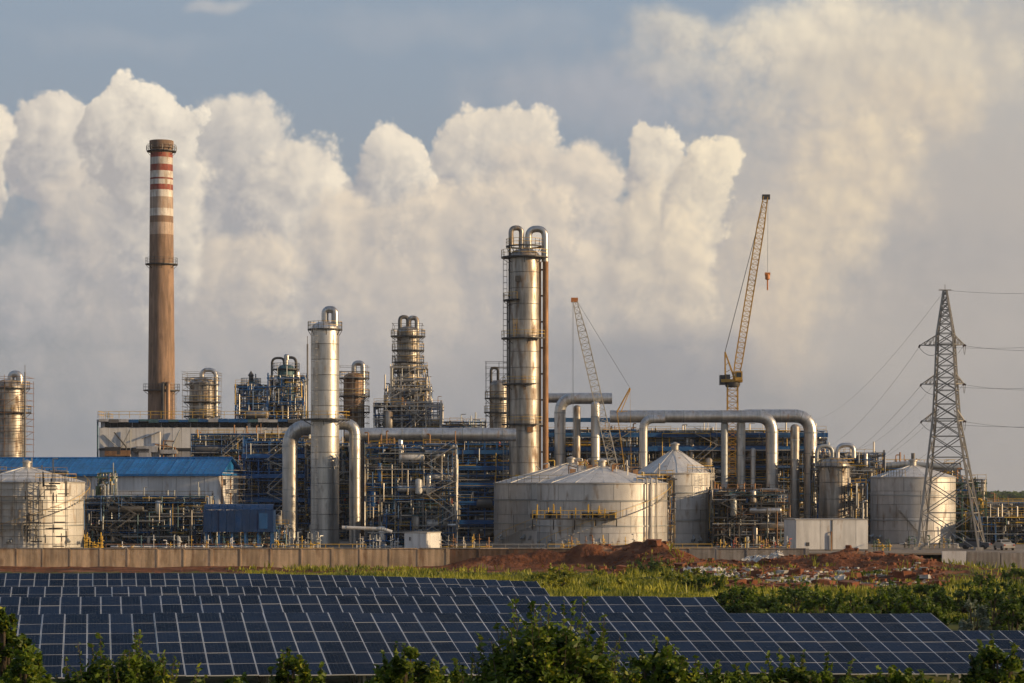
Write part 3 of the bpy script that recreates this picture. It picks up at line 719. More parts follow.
    for q, pm in enumerate(('galvanised', 'steel_dark', 'white_sheet', 'steel_blue', 'yellow_paint', 'red_paint', 'pipe_rust')):
        b = MB(); n = int(W * (H - zmin) * 0.32 * dens * (1.3 if q < 2 else 0.8 if q < 4 else 0.4))
        for k in range(n):
            c = (rnd.uniform(-W / 2, W / 2), rnd.uniform(-0.3, depth), rnd.uniform(zmin + 0.2, H))
            if rnd.random() < 0.5: b.box(c, (rnd.uniform(0.12, 0.55), rnd.uniform(0.12, 0.5), rnd.uniform(0.12, 0.5)), rnd.uniform(-0.2, 0.2))
            else: b.bar(c, (c[0], c[1], c[2] + rnd.uniform(0.2, 0.8)), rnd.uniform(0.08, 0.22), 7)
        b.build('fittings', pm, t, kind='stuff')
    return t, W, H
# ------------------------------------------------------------------ storage tanks
def storage_tank(label, px, Y, rpx, pye, pya, mat, courses, nplate, seed, wedges=28, vent=True, rails=()):
    rnd = random.Random(seed); R = mt(rpx, Y); He = Zp(pye, Y); Ha = Zp(pya, Y); t = thing('storage_tank', label, 'tank', (Xp(px, Y), Y, 0))
    b = MB(); b.lathe([(R - 0.03, -0.05), (R - 0.03, He - 0.03), (R * 0.5, He + (Ha - He) * 0.45)], 64); b.build('shell', 'steel_grey', t, True)
    for c in range(courses):
        z0, z1 = He * c / courses, He * (c + 1) / courses; off = rnd.uniform(0, 6.28)
        for k in range(nplate):
            a0 = off + 2 * math.pi * k / nplate; a1 = off + 2 * math.pi * (k + 1) / nplate
            am = ((a0 + a1) / 2) % (2 * math.pi)
            if math.pi * 0.12 < am < math.pi * 0.88: continue            # far side, never in sight
            g = 0.03 / R; j = rnd.uniform(0.0, 0.03); n = max(4, int(64 / nplate) + 1); q = MB()
            q.lathe([(R - 0.04, z0 + 0.012), (R + j, z0 + 0.03), (R + j, z1 - 0.03), (R - 0.04, z1 - 0.012)], n, (0, 0, 0), a0 + g, a1 - g)
            q.build('shell_plate', mat, t, True, angle=60)
    q = MB(); q.lathe([(R - 0.02, -0.02), (R + 0.35, -0.02), (R + 0.35, 0.18), (R - 0.02, 0.22)], 64); q.build('base_ring', 'concrete', t, True)
    q = MB(); q.lathe([(R - 0.02, He - 0.02), (R + 0.16, He - 0.02), (R + 0.16, He + 0.12), (R - 0.1, He + 0.16)], 64); q.build('eave_ring', 'galvanised', t, True)
    for k in range(wedges):
        a0, a1 = 2 * math.pi * k / wedges, 2 * math.pi * (k + 1) / wedges; g = 0.02 / R; dz = rnd.uniform(0.0, 0.03); q = MB(); rr = [R + 0.05, R * 0.68, R * 0.36, R * 0.06]; vs = []
        for r in rr:
            z = He + 0.17 + dz + (Ha - He - 0.2) * (1 - r / R) + 0.12 * math.sin(math.pi * r / R)
            for a in (a0 + g, (a0 + a1) / 2, a1 - g): vs.append((r * math.cos(a), r * math.sin(a), z))
        q.add(vs, [(j * 3 + i, j * 3 + i + 1, j * 3 + i + 4, j * 3 + i + 3) for j in range(3) for i in range(2)]); n = len(q.v)
        q.add([(0, 0, 0)] * 0, []); q.build('roof_panel', 'tank_roof', t)
        q = MB(); a = a1; q.bar(((R + 0.05) * math.cos(a), (R + 0.05) * math.sin(a), He + 0.2), (R * 0.06 * math.cos(a), R * 0.06 * math.sin(a), Ha), 0.035, 4, False)
        if k % 2 == 0: q.build('roof_seam', 'tank_roof', t)
    q = MB(); q.lathe([(R * 0.5, He + (Ha - He) * 0.42), (0.01, Ha - 0.12)], 32); q.build('roof_deck', 'steel_grey', t, True)
    for f in (0.36, 0.74):
        q = MB(); q.lathe([(R - 0.02, He * f - 0.1), (R + 0.14, He * f - 0.1), (R + 0.14, He * f + 0.04), (R - 0.02, He * f + 0.06)], 64); q.build('wind_girder', 'pipe_grey', t, True)
    q = MB(); q2 = MB(); n = 44; a0 = rnd.uniform(3.4, 3.9)
    for k in range(n):
        a = a0 + k * 1.0 / R * 0.62; z = He * (k + 0.5) / n; q.box(((R + 0.45) * math.cos(a), (R + 0.45) * math.sin(a), z), (0.7, 0.32, 0.06), a)
        if k % 3 == 0: q2.bar(((R + 0.78) * math.cos(a), (R + 0.78) * math.sin(a), z), ((R + 0.78) * math.cos(a), (R + 0.78) * math.sin(a), z + 1.0), 0.035, 4, False)
        a2 = a0 + (k + 1) / R * 0.62; q2.bar(((R + 0.78) * math.cos(a), (R + 0.78) * math.sin(a), z + 1.0), ((R + 0.78) * math.cos(a2), (R + 0.78) * math.sin(a2), z + He / n + 1.0), 0.035, 4, False)
    if R > 8: q.build('spiral_stair', 'galvanised', t); q2.build('stair_rail', 'yellow_paint', t)
    for k in range(7):
        a = rnd.uniform(3.3, 6.1); pbar(t, 'nozzle', ((R - 0.1) * math.cos(a), (R - 0.1) * math.sin(a), rnd.uniform(0.5, 1.6)), ((R + 0.5) * math.cos(a), (R + 0.5) * math.sin(a), 1.0), rnd.uniform(0.12, 0.3), 'pipe_grey', True)
    if vent:
        q = MB(); q.lathe([(0.55, Ha - 0.15), (0.55, Ha + 0.6), (0.75, Ha + 0.62), (0.75, Ha + 0.8), (0.02, Ha + 1.1)], 14); q.build('roof_vent', 'galvanised', t, True)
    for a0, a1 in rails:
        q = MB(); ring_rail(q, R - 0.15, He + 0.2, math.radians(a0), math.radians(a1), 1.1, 0.04, 12); q.build('railing', 'yellow_paint', t)
    return t, R, He, Ha

t, R, He, Ha = storage_tank('wide flat-coned grey storage tank just behind the platform tank', 571, 377, 77, 484, 463, 'tank_paint', 4, 16, 11, rails=((185, 265), (290, 330)))
TANK_BACK = (t, R, He, Ha)
t, R, He, Ha = storage_tank('big grey cone-roofed storage tank with a service platform across its front', 602, 352, 65, 484, 466, 'tank_paint', 4, 14, 12, rails=((-60, 10),))
zp = Zp(519, 342)
def roof_gear(t, R, He, Ha, seed, n=26):
    rnd = random.Random(seed); g = {'yellow_paint': MB(), 'galvanised': MB(), 'pipe_rust': MB()}
    for k in range(n):
        a = rnd.uniform(0.2, 2.9) if k % 3 else rnd.uniform(-1.2, 0.3); r = R * rnd.uniform(0.15, 0.9); z = He + 0.2 + (Ha - He) * (1 - r / R); b = g[rnd.choice(list(g))]; x, y = r * math.cos(a), r * math.sin(a)
        if rnd.random() < 0.4: b.box((x, y, z + 0.35), (rnd.uniform(0.3, 0.9), 0.5, 0.7))
        else: b.tube([(x, y, z - 0.1), (x, y, z + rnd.uniform(0.7, 1.9)), (x + rnd.uniform(-1.5, 1.5), y, z + 1.0)], rnd.uniform(0.06, 0.14), 6, 0.2)
    for m_, b in g.items():
        if b.v: b.build('roof_fittings', m_, t, kind='stuff')
roof_gear(t, R, He, Ha, 3); roof_gear(*TANK_BACK, 4, 34)
pl = pbox(t, 'service_platform', (mt(-30, 342), -R - 0.2, zp), (mt(84, 342), 1.6, 0.2), 'steel_dark')
b = MB(); x0, x1 = mt(-72, 342), mt(12, 342); rail(b, [(x0, -R - 0.95, zp), (x1, -R - 0.95, zp)], 1.2, 0.05, 1.5); b.build('railing', 'yellow_paint', t)
rnd = random.Random(5); b = MB(); b2 = MB()
for k in range(16):
    x = rnd.uniform(x0, x1); b.box((x, -R - 0.4, zp + 0.45), (rnd.uniform(0.2, 1.1), 0.5, rnd.uniform(0.4, 1.1)))
    b2.bar((x + 0.5, -R - 0.3, zp), (x + 0.5, -R - 0.3, zp + rnd.uniform(0.8, 2.2)), 0.08, 6)
b.build('fittings', 'steel_dark', t, kind='stuff'); b2.build('small_piping', 'yellow_paint', t, kind='stuff')
for k in range(5): pbar(t, 'bracket', (x0 + (x1 - x0) * k / 4, -R - 0.85, zp - 0.1), (x0 + (x1 - x0) * k / 4, -R + 0.6, zp - 1.5), 0.07, 'steel_dark')
for x, m, r in ((mt(43, 342), 'galvanised', 0.12), (mt(48, 342), 'pipe_silver', 0.16), (mt(54, 342), 'galvanised', 0.1)):
    b = MB(); y = -math.sqrt(max(0.1, R * R - x * x)) - 0.4; b.tube([(x, y, 0.2), (x, y, He + 0.9), (x - 1.2, y + 2.0, He + 0.9)], r, 8, 0.5); b.build('riser_pipe', m, t, True)

t, R, He, Ha = storage_tank('tall pale storage tank with a conical roof cap right of the twin tanks', 675, 372, 39, 474, 449, 'tank_light', 6, 9, 13, wedges=20, rails=((-75, 20),))
b = MB(); a = math.radians(-52); rnd = random.Random(2)
ladder(b, (R + 0.4) * math.cos(a), (R + 0.4) * math.sin(a), 0, He, dx=-math.sin(a), dy=math.cos(a)); b.build('ladder', 'galvanised', t, kind='stuff')

t, R, He, Ha = storage_tank('squat grey storage tank partly hidden by the lattice pylon', 913, 385, 42, 478, 465, 'tank_paint', 5, 10, 14, wedges=22, rails=((200, 250),))
b = MB(); b.bar((0, 0, Ha), (0, 0, Ha + 1.9), 0.3, 8); b.build('nozzle', 'steel_grey', t, True)
b = MB(); p = [(R + 0.1) * math.cos(math.radians(245)), (R + 0.1) * math.sin(math.radians(245))]
for k in range(26):
    a = math.radians(243 + k * 1.5); z = He * 0.5 * (1 - k / 25); b.box(((R + 0.35) * math.cos(a), (R + 0.35) * math.sin(a), z), (0.7, 0.3, 0.06), a)
b.build('stair', 'steel_dark', t)

t, R, He, Ha = storage_tank('pale cone-roofed storage tank at the left edge wrapped in scaffolding', 27, 352, 57, 483, 467, 'tank_light', 5, 12, 15, wedges=24, rails=((-70, -20),))
scaffold(t, mt(52, 345), 0.55, 0, He + 0.4, 1.9, 'steel_grey', 3, True, 9, miss=0.15, cy=-R - 0.9)
b = MB(); rnd = random.Random(8)
for k in range(60):
    p = Vector((rnd.uniform(mt(8, 345), mt(52, 345)), -R - rnd.uniform(0.3, 1.6), rnd.uniform(0.3, He))); q = p + Vector(rnd.choice(((0, 0, 2.2), (1.6, 0, 0), (0, 0, 1.2)))); b.bar(p, q, rnd.uniform(0.05, 0.1), 5)
b.build('small_piping', 'steel_dark', t, kind='stuff')

# ------------------------------------------------------------------ chimney
def chimney():
    Y = 525; t = thing('chimney', 'tall tapering concrete chimney with worn red and white bands', 'chimney', (Xp(161.5, Y), Y, 0)); H = Zp(141, Y); R0 = mt(14.6, Y); R1 = mt(11.0, Y)
    def rad(z): return R0 + (R1 - R0) * min(1, max(0, z / H))
    cuts = [(548, 'concrete_chimney')]
    for y, m in ((235, 'band_worn'), (223, 'concrete_chimney'), (216.5, 'band_white'), (209, 'band_worn'), (197.5, 'band_white'), (190.5, 'band_red'), (185, 'band_white'), (180, 'band_red'), (178.3, 'band_white'), (171.5, 'band_red'), (165, 'band_white'), (158, 'band_red'), (153.5, 'concrete_chimney'), (141, None)): cuts.append((y, m))
    zs = [0.0] + [Zp(c[0], Y) for c in cuts[1:]]
    for k in range(len(cuts) - 1):
        b = MB(); n = max(1, int((zs[k + 1] - zs[k]) / 6)); b.lathe([(rad(zs[k] + (zs[k + 1] - zs[k]) * j / n) + (0.012 if k % 2 else 0), zs[k] + (zs[k + 1] - zs[k]) * j / n) for j in range(n + 1)], 40)
        b.build('shaft' if k == 0 else 'painted_band' if cuts[k][1] != 'concrete_chimney' else 'shaft', cuts[k][1], t, True)
    b = MB(); b.lathe([(R1 + 0.02, H - 1.8), (R1 + 0.22, H - 1.6), (R1 + 0.22, H), (R1 - 0.3, H), (R1 - 0.3, H - 3)], 40); b.build('rim', 'concrete_chimney', t, True)
    for py, w in ((151, 0.8), (264, 0.9), (390, 1.1)): platform(t, rad(Zp(py, Y)), Zp(py, Y), w, 0, 360, 'steel_grey', 'steel_dark', 1.3)
    b = MB(); a = math.radians(-30); ladder(b, (R0 + 0.1) * math.cos(a), (R0 + 0.1) * math.sin(a), 0, Zp(390, Y), dx=-math.sin(a), dy=math.cos(a)); b.build('ladder', 'galvanised', t, kind='stuff')
    for dx, m, r in ((4, 'steel_dark', 0.35), (9, 'cladding_brown', 0.45)):
        b = MB(); x = mt(dx, Y); b.tube([(x, -R0 - 0.5, 0), (x, -R0 - 0.5, Zp(384, Y)), (x, -R0 + 0.8, Zp(384, Y))], r, 10, 0.6); b.build('flue_pipe', m, t, True)
    b = MB()
    for k in range(8):
        a = 2 * math.pi * k / 8 + 0.2; b.bar(((R1 + 0.8) * math.cos(a), (R1 + 0.8) * math.sin(a), Zp(151, Y)), ((R1 + 0.8) * math.cos(a), (R1 + 0.8) * math.sin(a), Zp(146, Y)), 0.09, 5)
    b.build('beacon', 'steel_grey', t)
chimney()

# ------------------------------------------------------------------ columns
SIL = 'pipe_silver'
column_tower('process_column', 'stained silver column at the far left edge with curved top pipe', 'column', 9, 432, 16.5, 388, 'cladding_old', plats=((412, 1.0), (388, 0.8)), necks=((2, 11, 374, 392, 3.6, SIL),), cage=(20, 383, 470, 2.3, 'pipe_rust'), seed=2, lad=-30)
column_tower('process_column', 'short scaffolded grey column beside the chimney foot', 'column', 202, 446, 12.5, 384, 'cladding_old', plats=((384, 0.9), (402, 1.1), (416, 1.1)), necks=((0, 14, 370, 416, 2.2, SIL),), cage=(17, 378, 445, 2.0, 'galvanised'), seed=3, lad=-60)
column_tower('process_column', 'clean silver column with a wide yellow-railed platform at mid height', 'column', 325, 372, 14.2, 329, 'cladding', plats=((419, 1.7, -215, 35), (329, 0.5)), necks=((0, 10, 309.5, 332, 3.6, SIL),), seed=4, lad=-120)
column_tower('process_column', 'short rust-brown column between the silver column and the platform-ringed one', 'column', 354, 446, 10.5, 378, 'cladding_brown', plats=((378, 0.9), (396, 1.0), (412, 1.0)), necks=((0, 9, 363, 400, 2.6, SIL),), cage=(14, 372, 440, 2.1, 'galvanised'), seed=5, lad=-60)
column_tower('process_column', 'dark stained column ringed by many platforms above a stepped frame', 'column', 408, 450, 11.0, 332, 'cladding_old', plats=((336, 1.2), (350, 1.0), (362, 1.0), (372, 1.0), (384, 1.3), (396, 1.1), (408, 1.2), (420, 1.3)), necks=((0, -8, 317, 332, 2.0, 'steel_grey'), (1, 9, 318, 404, 2.4, 'cladding_old')), cage=(14.5, 330, 440, 2.6, 'steel_grey'), seed=6, lad=-50)
column_tower('process_column', 'small grey column in a dark frame just left of the tallest column', 'column', 499, 440, 9.5, 385, 'cladding_old', plats=((398, 0.9), (412, 1.0)), necks=((-1, -8, 368, 400, 1.4, 'steel_dark'),), cage=(13, 366, 440, 2.2, 'steel_dark'), seed=7)
t, R, H = column_tower('process_column', 'tallest silver column, weathered, with twin looping pipes on top', 'column', 524.5, 392, 15.6, 257, 'cladding_old', plats=((257, 1.3, 150, 390), (338, 1.3, 150, 330), (246, 0.5), (300, 1.0, 160, 250), (384, 1.1, 150, 300), (424, 1.2, 150, 320)), necks=((-3, -13.5, 228, 246, 2.6, 'cladding_old'), (4, 20.5, 229, 262, 3.4, SIL)), seed=8, lad=-170, step=2.6)
for dx, pt, pb, r, m in ((21.0, 262, 548, 3.0, 'pipe_rust'), (-14.8, 246, 420, 1.3, 'steel_dark'), (15.6, 262, 470, 1.1, 'pipe_rust'), (-17.0, 300, 430, 0.8, 'steel_grey')):
    b = MB(); b.bar((mt(dx, 392), -0.6, 0 if pb > 500 else Zp(pb, 392)), (mt(dx, 392), -0.6, Zp(pt, 392)), mt(r, 392), 12); b.build('downcomer', m, t, True)
    for k in range(9): pbox(t, 'pipe_bracket', (mt(dx * 0.9, 392), -0.3, Zp(270 + k * 26, 392)), (mt(6, 392), 0.5, 0.25), 'steel_dark') if m != 'steel_grey' and 270 + k * 26 < pb else None
b = MB(); ladder(b, -1.5, -R - 0.4, Zp(338, 392), Zp(320, 392)); b.build('stub_ladder', 'yellow_paint', t)
pbox(t, 'manway', (-1.1, -R, Zp(280, 392)), (0.8, 0.5, 0.9), 'steel_dark'); pbox(t, 'manway', (0.9, -R, Zp(430, 392)), (0.9, 0.5, 0.9), 'pipe_rust')

t, R, H = column_tower('process_vessel', 'domed silver vessel with looping top pipes behind the white container', 'vessel', 834.5, 372, 15.3, 466, 'cladding_old', plats=((466, 0.7, 180, 360), (492, 0.5, -60, 20)), necks=((-2, -18, 446, 470, 2.0, 'pipe_grey'), (3, 19, 445, 458, 2.3, SIL)), seed=9, lad=-55, head=0.6, zb=2.0)

# ------------------------------------------------------------------ big ducts and pipes
def big_pipe(label, pts, rpx, Y, mat=SIL, bend=None, name='large_pipe', step=3.2, cat='pipe', y1=None):
    r = mt(rpx, Y); P = [Vector((Xp(p[0], p[2] if len(p) > 2 else Y), p[2] if len(p) > 2 else Y, Zp(p[1], p[2] if len(p) > 2 else Y))) for p in pts]
    o = Vector((P[0].x, P[0].y, 0)); t = thing(name, label, cat, o); P = [p - o for p in P]
    b = MB(); b.tube(P, r, 20, bend if bend else r * 2.6); b.build('pipe_body', mat, t, True)
    bd = bend if bend else r * 2.6
    for i in range(1, len(P) - 1):
        c0 = P[i]; d0 = (P[i - 1] - c0); d1 = (P[i + 1] - c0); tt = min(bd, d0.length * 0.48, d1.length * 0.48); q0 = c0 + d0.normalized() * tt; q1 = c0 + d1.normalized() * tt
        for w in (0.02, 0.25, 0.5, 0.75, 0.98):
            p = q0 * (1 - w) ** 2 + c0 * 2 * w * (1 - w) + q1 * w * w; d = ((c0 - q0) * (1 - w) + (q1 - c0) * w).normalized(); pbar(t, 'joint_band', p - d * 0.06, p + d * 0.06, r + 0.04, 'pipe_grey', True)
    for a, c in zip(P[:-1], P[1:]):
        L = (c - a).length; n = int((L - r * 3) / step); d = (c - a).normalized()
        for k in range(n + 1):
            q = a + d * (r * 2.6 + (L - r * 4.6) * k / max(1, n))
            if L > r * 6: pbar(t, 'joint_band', q - d * 0.09, q + d * 0.09, r + 0.05, 'pipe_grey', True)
    return t
big_pipe('fat silver duct elbowing down on the left of the silver column', [(330, 427), (290, 427), (290, 548)], 7.6, 378)
big_pipe('slim silver downpipe elbowing down on the right of the silver column', [(332, 424), (355, 424), (355, 548)], 5.8, 376)
big_pipe('long horizontal silver pipeline from the silver column to the tallest column', [(345, 434.5), (516, 434.5)], 6.6, 384)
big_pipe('high silver header pipe just right of the tallest column, elbowing down at its left end', [(612, 398.5), (560, 398.5), (560, 548)], 5.6, 402)
big_pipe('short silver header stub tied to the tallest column', [(548, 398), (575, 398)], 4.8, 406)
big_pipe('thick silver header pipe spanning the gantry with a long downpipe at its right end', [(610, 416.5), (772, 416.5), (772, 548)], 6.2, 398, bend=mt(16, 398))
big_pipe('rightmost silver gantry pipe turning down beside the domed vessel', [(745, 416), (810.5, 416), (810.5, 548)], 6.6, 406, bend=mt(17, 406))
big_pipe('silver downpipe under the left part of the gantry header', [(665, 419), (643.5, 419), (643.5, 548)], 4.3, 392)
for px, lab, pt, r, m in ((577, 'grey standpipe second from the tallest column', 408, 3.6, 'cladding_old'), (595.5, 'pale standpipe below the end of the high header', 405, 4.6, 'cladding'), (724.5, 'dark standpipe left of the yellow crane mast', 424, 3.6, 'pipe_grey'), (741, 'grey standpipe right of the yellow crane mast', 423, 4.4, 'cladding'), (795, 'capped silver standpipe between the two long downpipes', 428, 4.6, 'cladding_old'), (753, 'thin standpipe left of the long downpipe', 450, 2.6, 'pipe_silver')):
    t = big_pipe(lab, [(px, pt), (px, 548)], r, 399 if px > 700 else 400, m, name='standpipe')
    b = MB(); add_head(b, mt(r, 400), 0, mt(r, 400) * 0.8, 16); q = b.build('cap', m, t, True); q.location = (0, 0, Zp(pt, 400))
big_pipe('low horizontal white pipe along the yard front', [(342, 527.5), (382, 529), (392, 532)], 1.8, 346, 'tank_light', name='yard_pipe')
big_pipe('grey pipeline above the squat tank at the right', [(862, 466), (884, 466), (905, 464), (960, 468)], 3.0, 402, 'pipe_grey')
# ------------------------------------------------------------------ buildings
def sheet_wall(t, x0, x1, y, z0, z1, mat, n, seed, name='wall_sheet', normal='y', th=0.12):
    rnd = random.Random(seed)
    for k in range(n):
        a, c = x0 + (x1 - x0) * k / n, x0 + (x1 - x0) * (k + 1) / n; j = rnd.uniform(-0.015, 0.015)
        if normal == 'y': pbox(t, name, ((a + c) / 2, y + j, (z0 + z1) / 2), (c - a - 0.05, th, z1 - z0), mat)
        else: pbox(t, name, (y + j, (a + c) / 2, (z0 + z1) / 2), (th, c - a - 0.05, z1 - z0), mat)
def back_building():
    Y = 440; X0, X1 = Xp(99.5, Y), Xp(318, Y); W = X1 - X0; H = Zp(421, Y); t = thing('process_building', 'long grey clad building with railed blue roof edge at the chimney foot', 'building', ((X0 + X1) / 2, Y, 0))
    pbox(t, 'core', (0, 8.1, H / 2 - 0.1), (W - 0.4, 15.7, H - 0.3), 'steel_grey')
    z1 = Zp(427.5, Y); z2 = Zp(448, Y)
    sheet_wall(t, -W / 2, W / 2, 0.1, z2, z1, 'white_sheet', 24, 1); sheet_wall(t, -W / 2, W / 2, 0.1, 0.5, z2 - 0.5, 'grey_sheet', 24, 2)
    sheet_wall(t, 0.2, 16, -W / 2, 0.5, z1, 'grey_sheet', 5, 3, normal='x')
    pbox(t, 'roof_slab', (0, 7.8, H + 0.06), (W + 0.8, 17, 0.4), 'grey_sheet')
    rf = random.Random(77)
    for k in range(22): a = -W / 2 + W * k / 22; pbox(t, 'fascia_sheet', (a + W / 44, -0.78, H + 0.05 + rf.uniform(-0.1, 0.1)), (W / 22 - 0.08, 0.1, rf.uniform(0.35, 0.7)), rf.choice(('steel_blue', 'grey_sheet', 'steel_grey', 'steel_teal'))); pbox(t, 'window_strip', (0, 0.15, (H + z1) / 2 - 0.1), (W - 0.5, 0.1, H - z1 - 0.3), 'dark_glass')
    for k in range(30):
        x = -W / 2 + W * (k + 0.5) / 30; pbox(t, 'mullion', (x, 0.0, (H + z1) / 2 - 0.1), (0.12 + 0.5 * ((k * 7) % 5 == 0), 0.2, H - z1 - 0.3), 'grey_sheet' if k % 4 == 0 else 'steel_dark')
    pbox(t, 'string_course', (0, 0.02, z2 - 0.25), (W + 0.2, 0.3, 0.4), 'steel_dark')
    b = MB(); rail(b, [(-W / 2 - 0.2, -0.4, H + 0.5), (W / 2 + 0.2, -0.4, H + 0.5)], 1.25, 0.05, 1.9); rail(b, [(-W / 2 - 0.2, -0.4, H + 0.5), (-W / 2 - 0.2, 15.9, H + 0.5)], 1.25, 0.05, 1.9); b.build('railing', 'yellow_paint', t)
    pbar(t, 'drainpipe', (-W / 2 - 0.3, -0.2, 0), (-W / 2 - 0.3, -0.2, H), 0.15, 'steel_teal', True)
    rnd = random.Random(4)
    for k in range(9):
        x = rnd.uniform(-W / 2 + 2, W / 2 - 12); w = rnd.uniform(1.5, 4); pbox(t, 'vent_box', (x, -0.4, z2 - rnd.uniform(0.2, 1.3)), (w, 0.9, rnd.uniform(0.6, 1.4)), rnd.choice(('steel_dark', 'pipe_rust', 'grey_sheet', 'steel_grey')))
    for k in range(14):
        x = rnd.uniform(-W / 2 + 1, W / 2); b = MB(); b.tube([(x, -0.5, 2), (x, -0.5, rnd.uniform(z2, z1)), (x + rnd.uniform(-4, 4), -0.5, rnd.uniform(z2, z1))], rnd.uniform(0.08, 0.16), 6, 0.2); b.build('pipe', rnd.choice(('pipe_grey', 'steel_dark', 'pipe_rust', 'cladding')), t, True)
back_building()

def warehouse():
    Y = 392; xr = Xp(219, Y); L = 62.0; D = 13.0; He = Zp(472.5, Y); Hr = Zp(457.5, Y); rz = math.radians(-8.5)
    t = thing('warehouse', 'white-walled warehouse with a bright blue sheet roof behind the left pipe rack', 'building', (xr, Y, 0), rz)
    pbox(t, 'core', (-L / 2, D / 2, He / 2), (L - 0.3, D - 0.3, He), 'steel_grey')
    sheet_wall(t, -L, 0, 0, 0.3, He, 'white_sheet', 26, 5); sheet_wall(t, 0, D, 0.02, 0.3, He, 'white_sheet', 6, 6, normal='x', name='gable_sheet')
    n = 62; rnd = random.Random(6)
    ym = D * 0.45
    for side in (0, 1):
        for k in range(n):
            a, c = -L - 0.5 + (L + 1.2) * k / n, -L - 0.5 + (L + 1.2) * (k + 1) / n; j = rnd.uniform(0, 0.03); y0, y1 = (-0.7, ym) if side == 0 else (D + 0.7, ym); b = MB(); e = 0.05
            dz = He - 0.35 * (Hr - He) / ym
            b.add([(a, y0, He - 0.25 + j), (c - e, y0, He - 0.25 + j), (c - e, y1, Hr + j), (a, y1, Hr + j), (a, y0, He - 0.35 + j), (c - e, y0, He - 0.35 + j)], [(0, 1, 2, 3), (4, 5, 1, 0)])
            b.bar((c - e / 2, y0, He - 0.2), (c - e / 2, y1, Hr + 0.05), 0.045, 4, False); b.build('roof_sheet', 'blue_sheet', t)
    b = MB(); b.add([(0.08, 0, He), (0.08, D, He), (0.08, ym, Hr - 0.1)], [(0, 1, 2)]); b.build('gable', 'blue_sheet', t)
    pbox(t, 'eave_trim', (-L / 2, -0.72, He - 0.45), (L + 1.2, 0.12, 0.28), 'blue_sheet'); pbox(t, 'verge_trim', (0.62, D / 2, He - 0.3), (0.1, D + 1.4, 0.3), 'blue_sheet')
    b = MB(); b.bar((-L - 0.5, ym, Hr + 0.06), (0.7, ym, Hr + 0.06), 0.14, 6); b.build('ridge_cap', 'blue_sheet', t)
    pbox(t, 'door', (0.1, 8.5, 1.8), (0.1, 3.0, 3.4), 'steel_grey'); pbox(t, 'vent_louvre', (0.1, 3.0, He - 1.6), (0.1, 1.6, 1.0), 'steel_dark')
    for k in range(3): pbar(t, 'downpipe', (0.25, 1 + k * 5.4, 0.2), (0.25, 1 + k * 5.4, He - 0.3), 0.1, 'pipe_rust', True)
    pbox(t, 'wall_duct', (0.4, 6, He - 3.0), (0.6, 5, 0.6), 'grey_sheet')
    scaffold(t, 0.6, D / 2 - 0.5, 0, He - 0.6, 1.9, 'galvanised', 7, False, 2, cx=1.6, cy=D / 2)
warehouse()

def blue_box():
    Y = 346; x0, x1 = Xp(203.5, Y), Xp(273, Y); W = x1 - x0; zb, zt = Zp(532, Y), Zp(510, Y); t = thing('blue_clad_module', 'raised dark blue sheet-clad box on short legs in front of the warehouse', 'equipment box', ((x0 + x1) / 2, Y, 0))
    rnd = random.Random(2); n = 9
    pbox(t, 'core', (0, 1.75, (zb + zt) / 2), (W - 0.2, 3.2, zt - zb - 0.1), 'steel_dark')
    for k in range(n):
        a, c = -W / 2 + W * k / n, -W / 2 + W * (k + 1) / n; pbox(t, 'side_sheet', ((a + c) / 2, rnd.uniform(-0.03, 0.03), (zb + zt) / 2), (c - a - 0.03, 0.12, zt - zb), 'blue_dark')
        b = MB(); b.lathe([(1.9, 0), (1.9, c - a - 0.03)], 6, (0, 0, 0), math.radians(35), math.radians(145))
        b.v = [(z + a, 1.85 + x, zt - 1.05 + y) for x, y, z in b.v]; b.build('roof_sheet', 'blue_dark', t)
    for s in (-1, 1): pbox(t, 'end_sheet', (s * W / 2, 1.75, (zb + zt) / 2), (0.1, 3.3, zt - zb), 'blue_dark')
    for k in range(6):
        for y in (0.4, 3.1): pbar(t, 'leg', (-W / 2 + 0.3 + (W - 0.6) * k / 5, y, 0), (-W / 2 + 0.3 + (W - 0.6) * k / 5, y, zb), 0.12, 'steel_blue')
    pbox(t, 'hatch', (W * 0.36, -0.1, (zb + zt) / 2), (1.2, 0.1, 2.2), 'steel_blue')
blue_box()

def container(label, px0, px1, pyt, Y, D, rz, mat, n=2, name='site_container'):
    X0, X1 = Xp(px0, Y), Xp(px1, Y); W = (X1 - X0) / math.cos(rz); H = Zp(pyt, Y); t = thing(name, label, 'container', (X0 if rz > 0 else X0, Y, 0), rz)
    pbox(t, 'core', (W / 2, D / 2, H / 2), (W - 0.2, D - 0.2, H - 0.15), 'steel_grey')
    for k in range(n * 3):
        a, c = W * k / (n * 3), W * (k + 1) / (n * 3); pbox(t, 'front_sheet', ((a + c) / 2, 0, H / 2), (c - a - (0.08 if k % 3 == 2 else 0.015), 0.1, H - 0.3), mat)
    for s, nm in ((0, 'end_sheet'), (W, 'end_sheet')): pbox(t, nm, (s, D / 2, H / 2), (0.1, D - 0.12, H - 0.3), mat)
    pbox(t, 'roof_rim', (W / 2, D / 2, H - 0.08), (W + 0.2, D + 0.2, 0.16), 'galvanised'); pbox(t, 'base_rail', (W / 2, D / 2, 0.08), (W + 0.1, D + 0.1, 0.16), 'steel_grey')
    for k in range(1, n): pbar(t, 'corner_post', (W * k / n, -0.06, 0.16), (W * k / n, -0.06, H - 0.16), 0.07, 'steel_dark')
    return t, W, H
t, W, H = container('large white container cabin at the foot of the domed vessel', 796, 869, 519, 338, 7.0, math.radians(7), 'white_sheet')
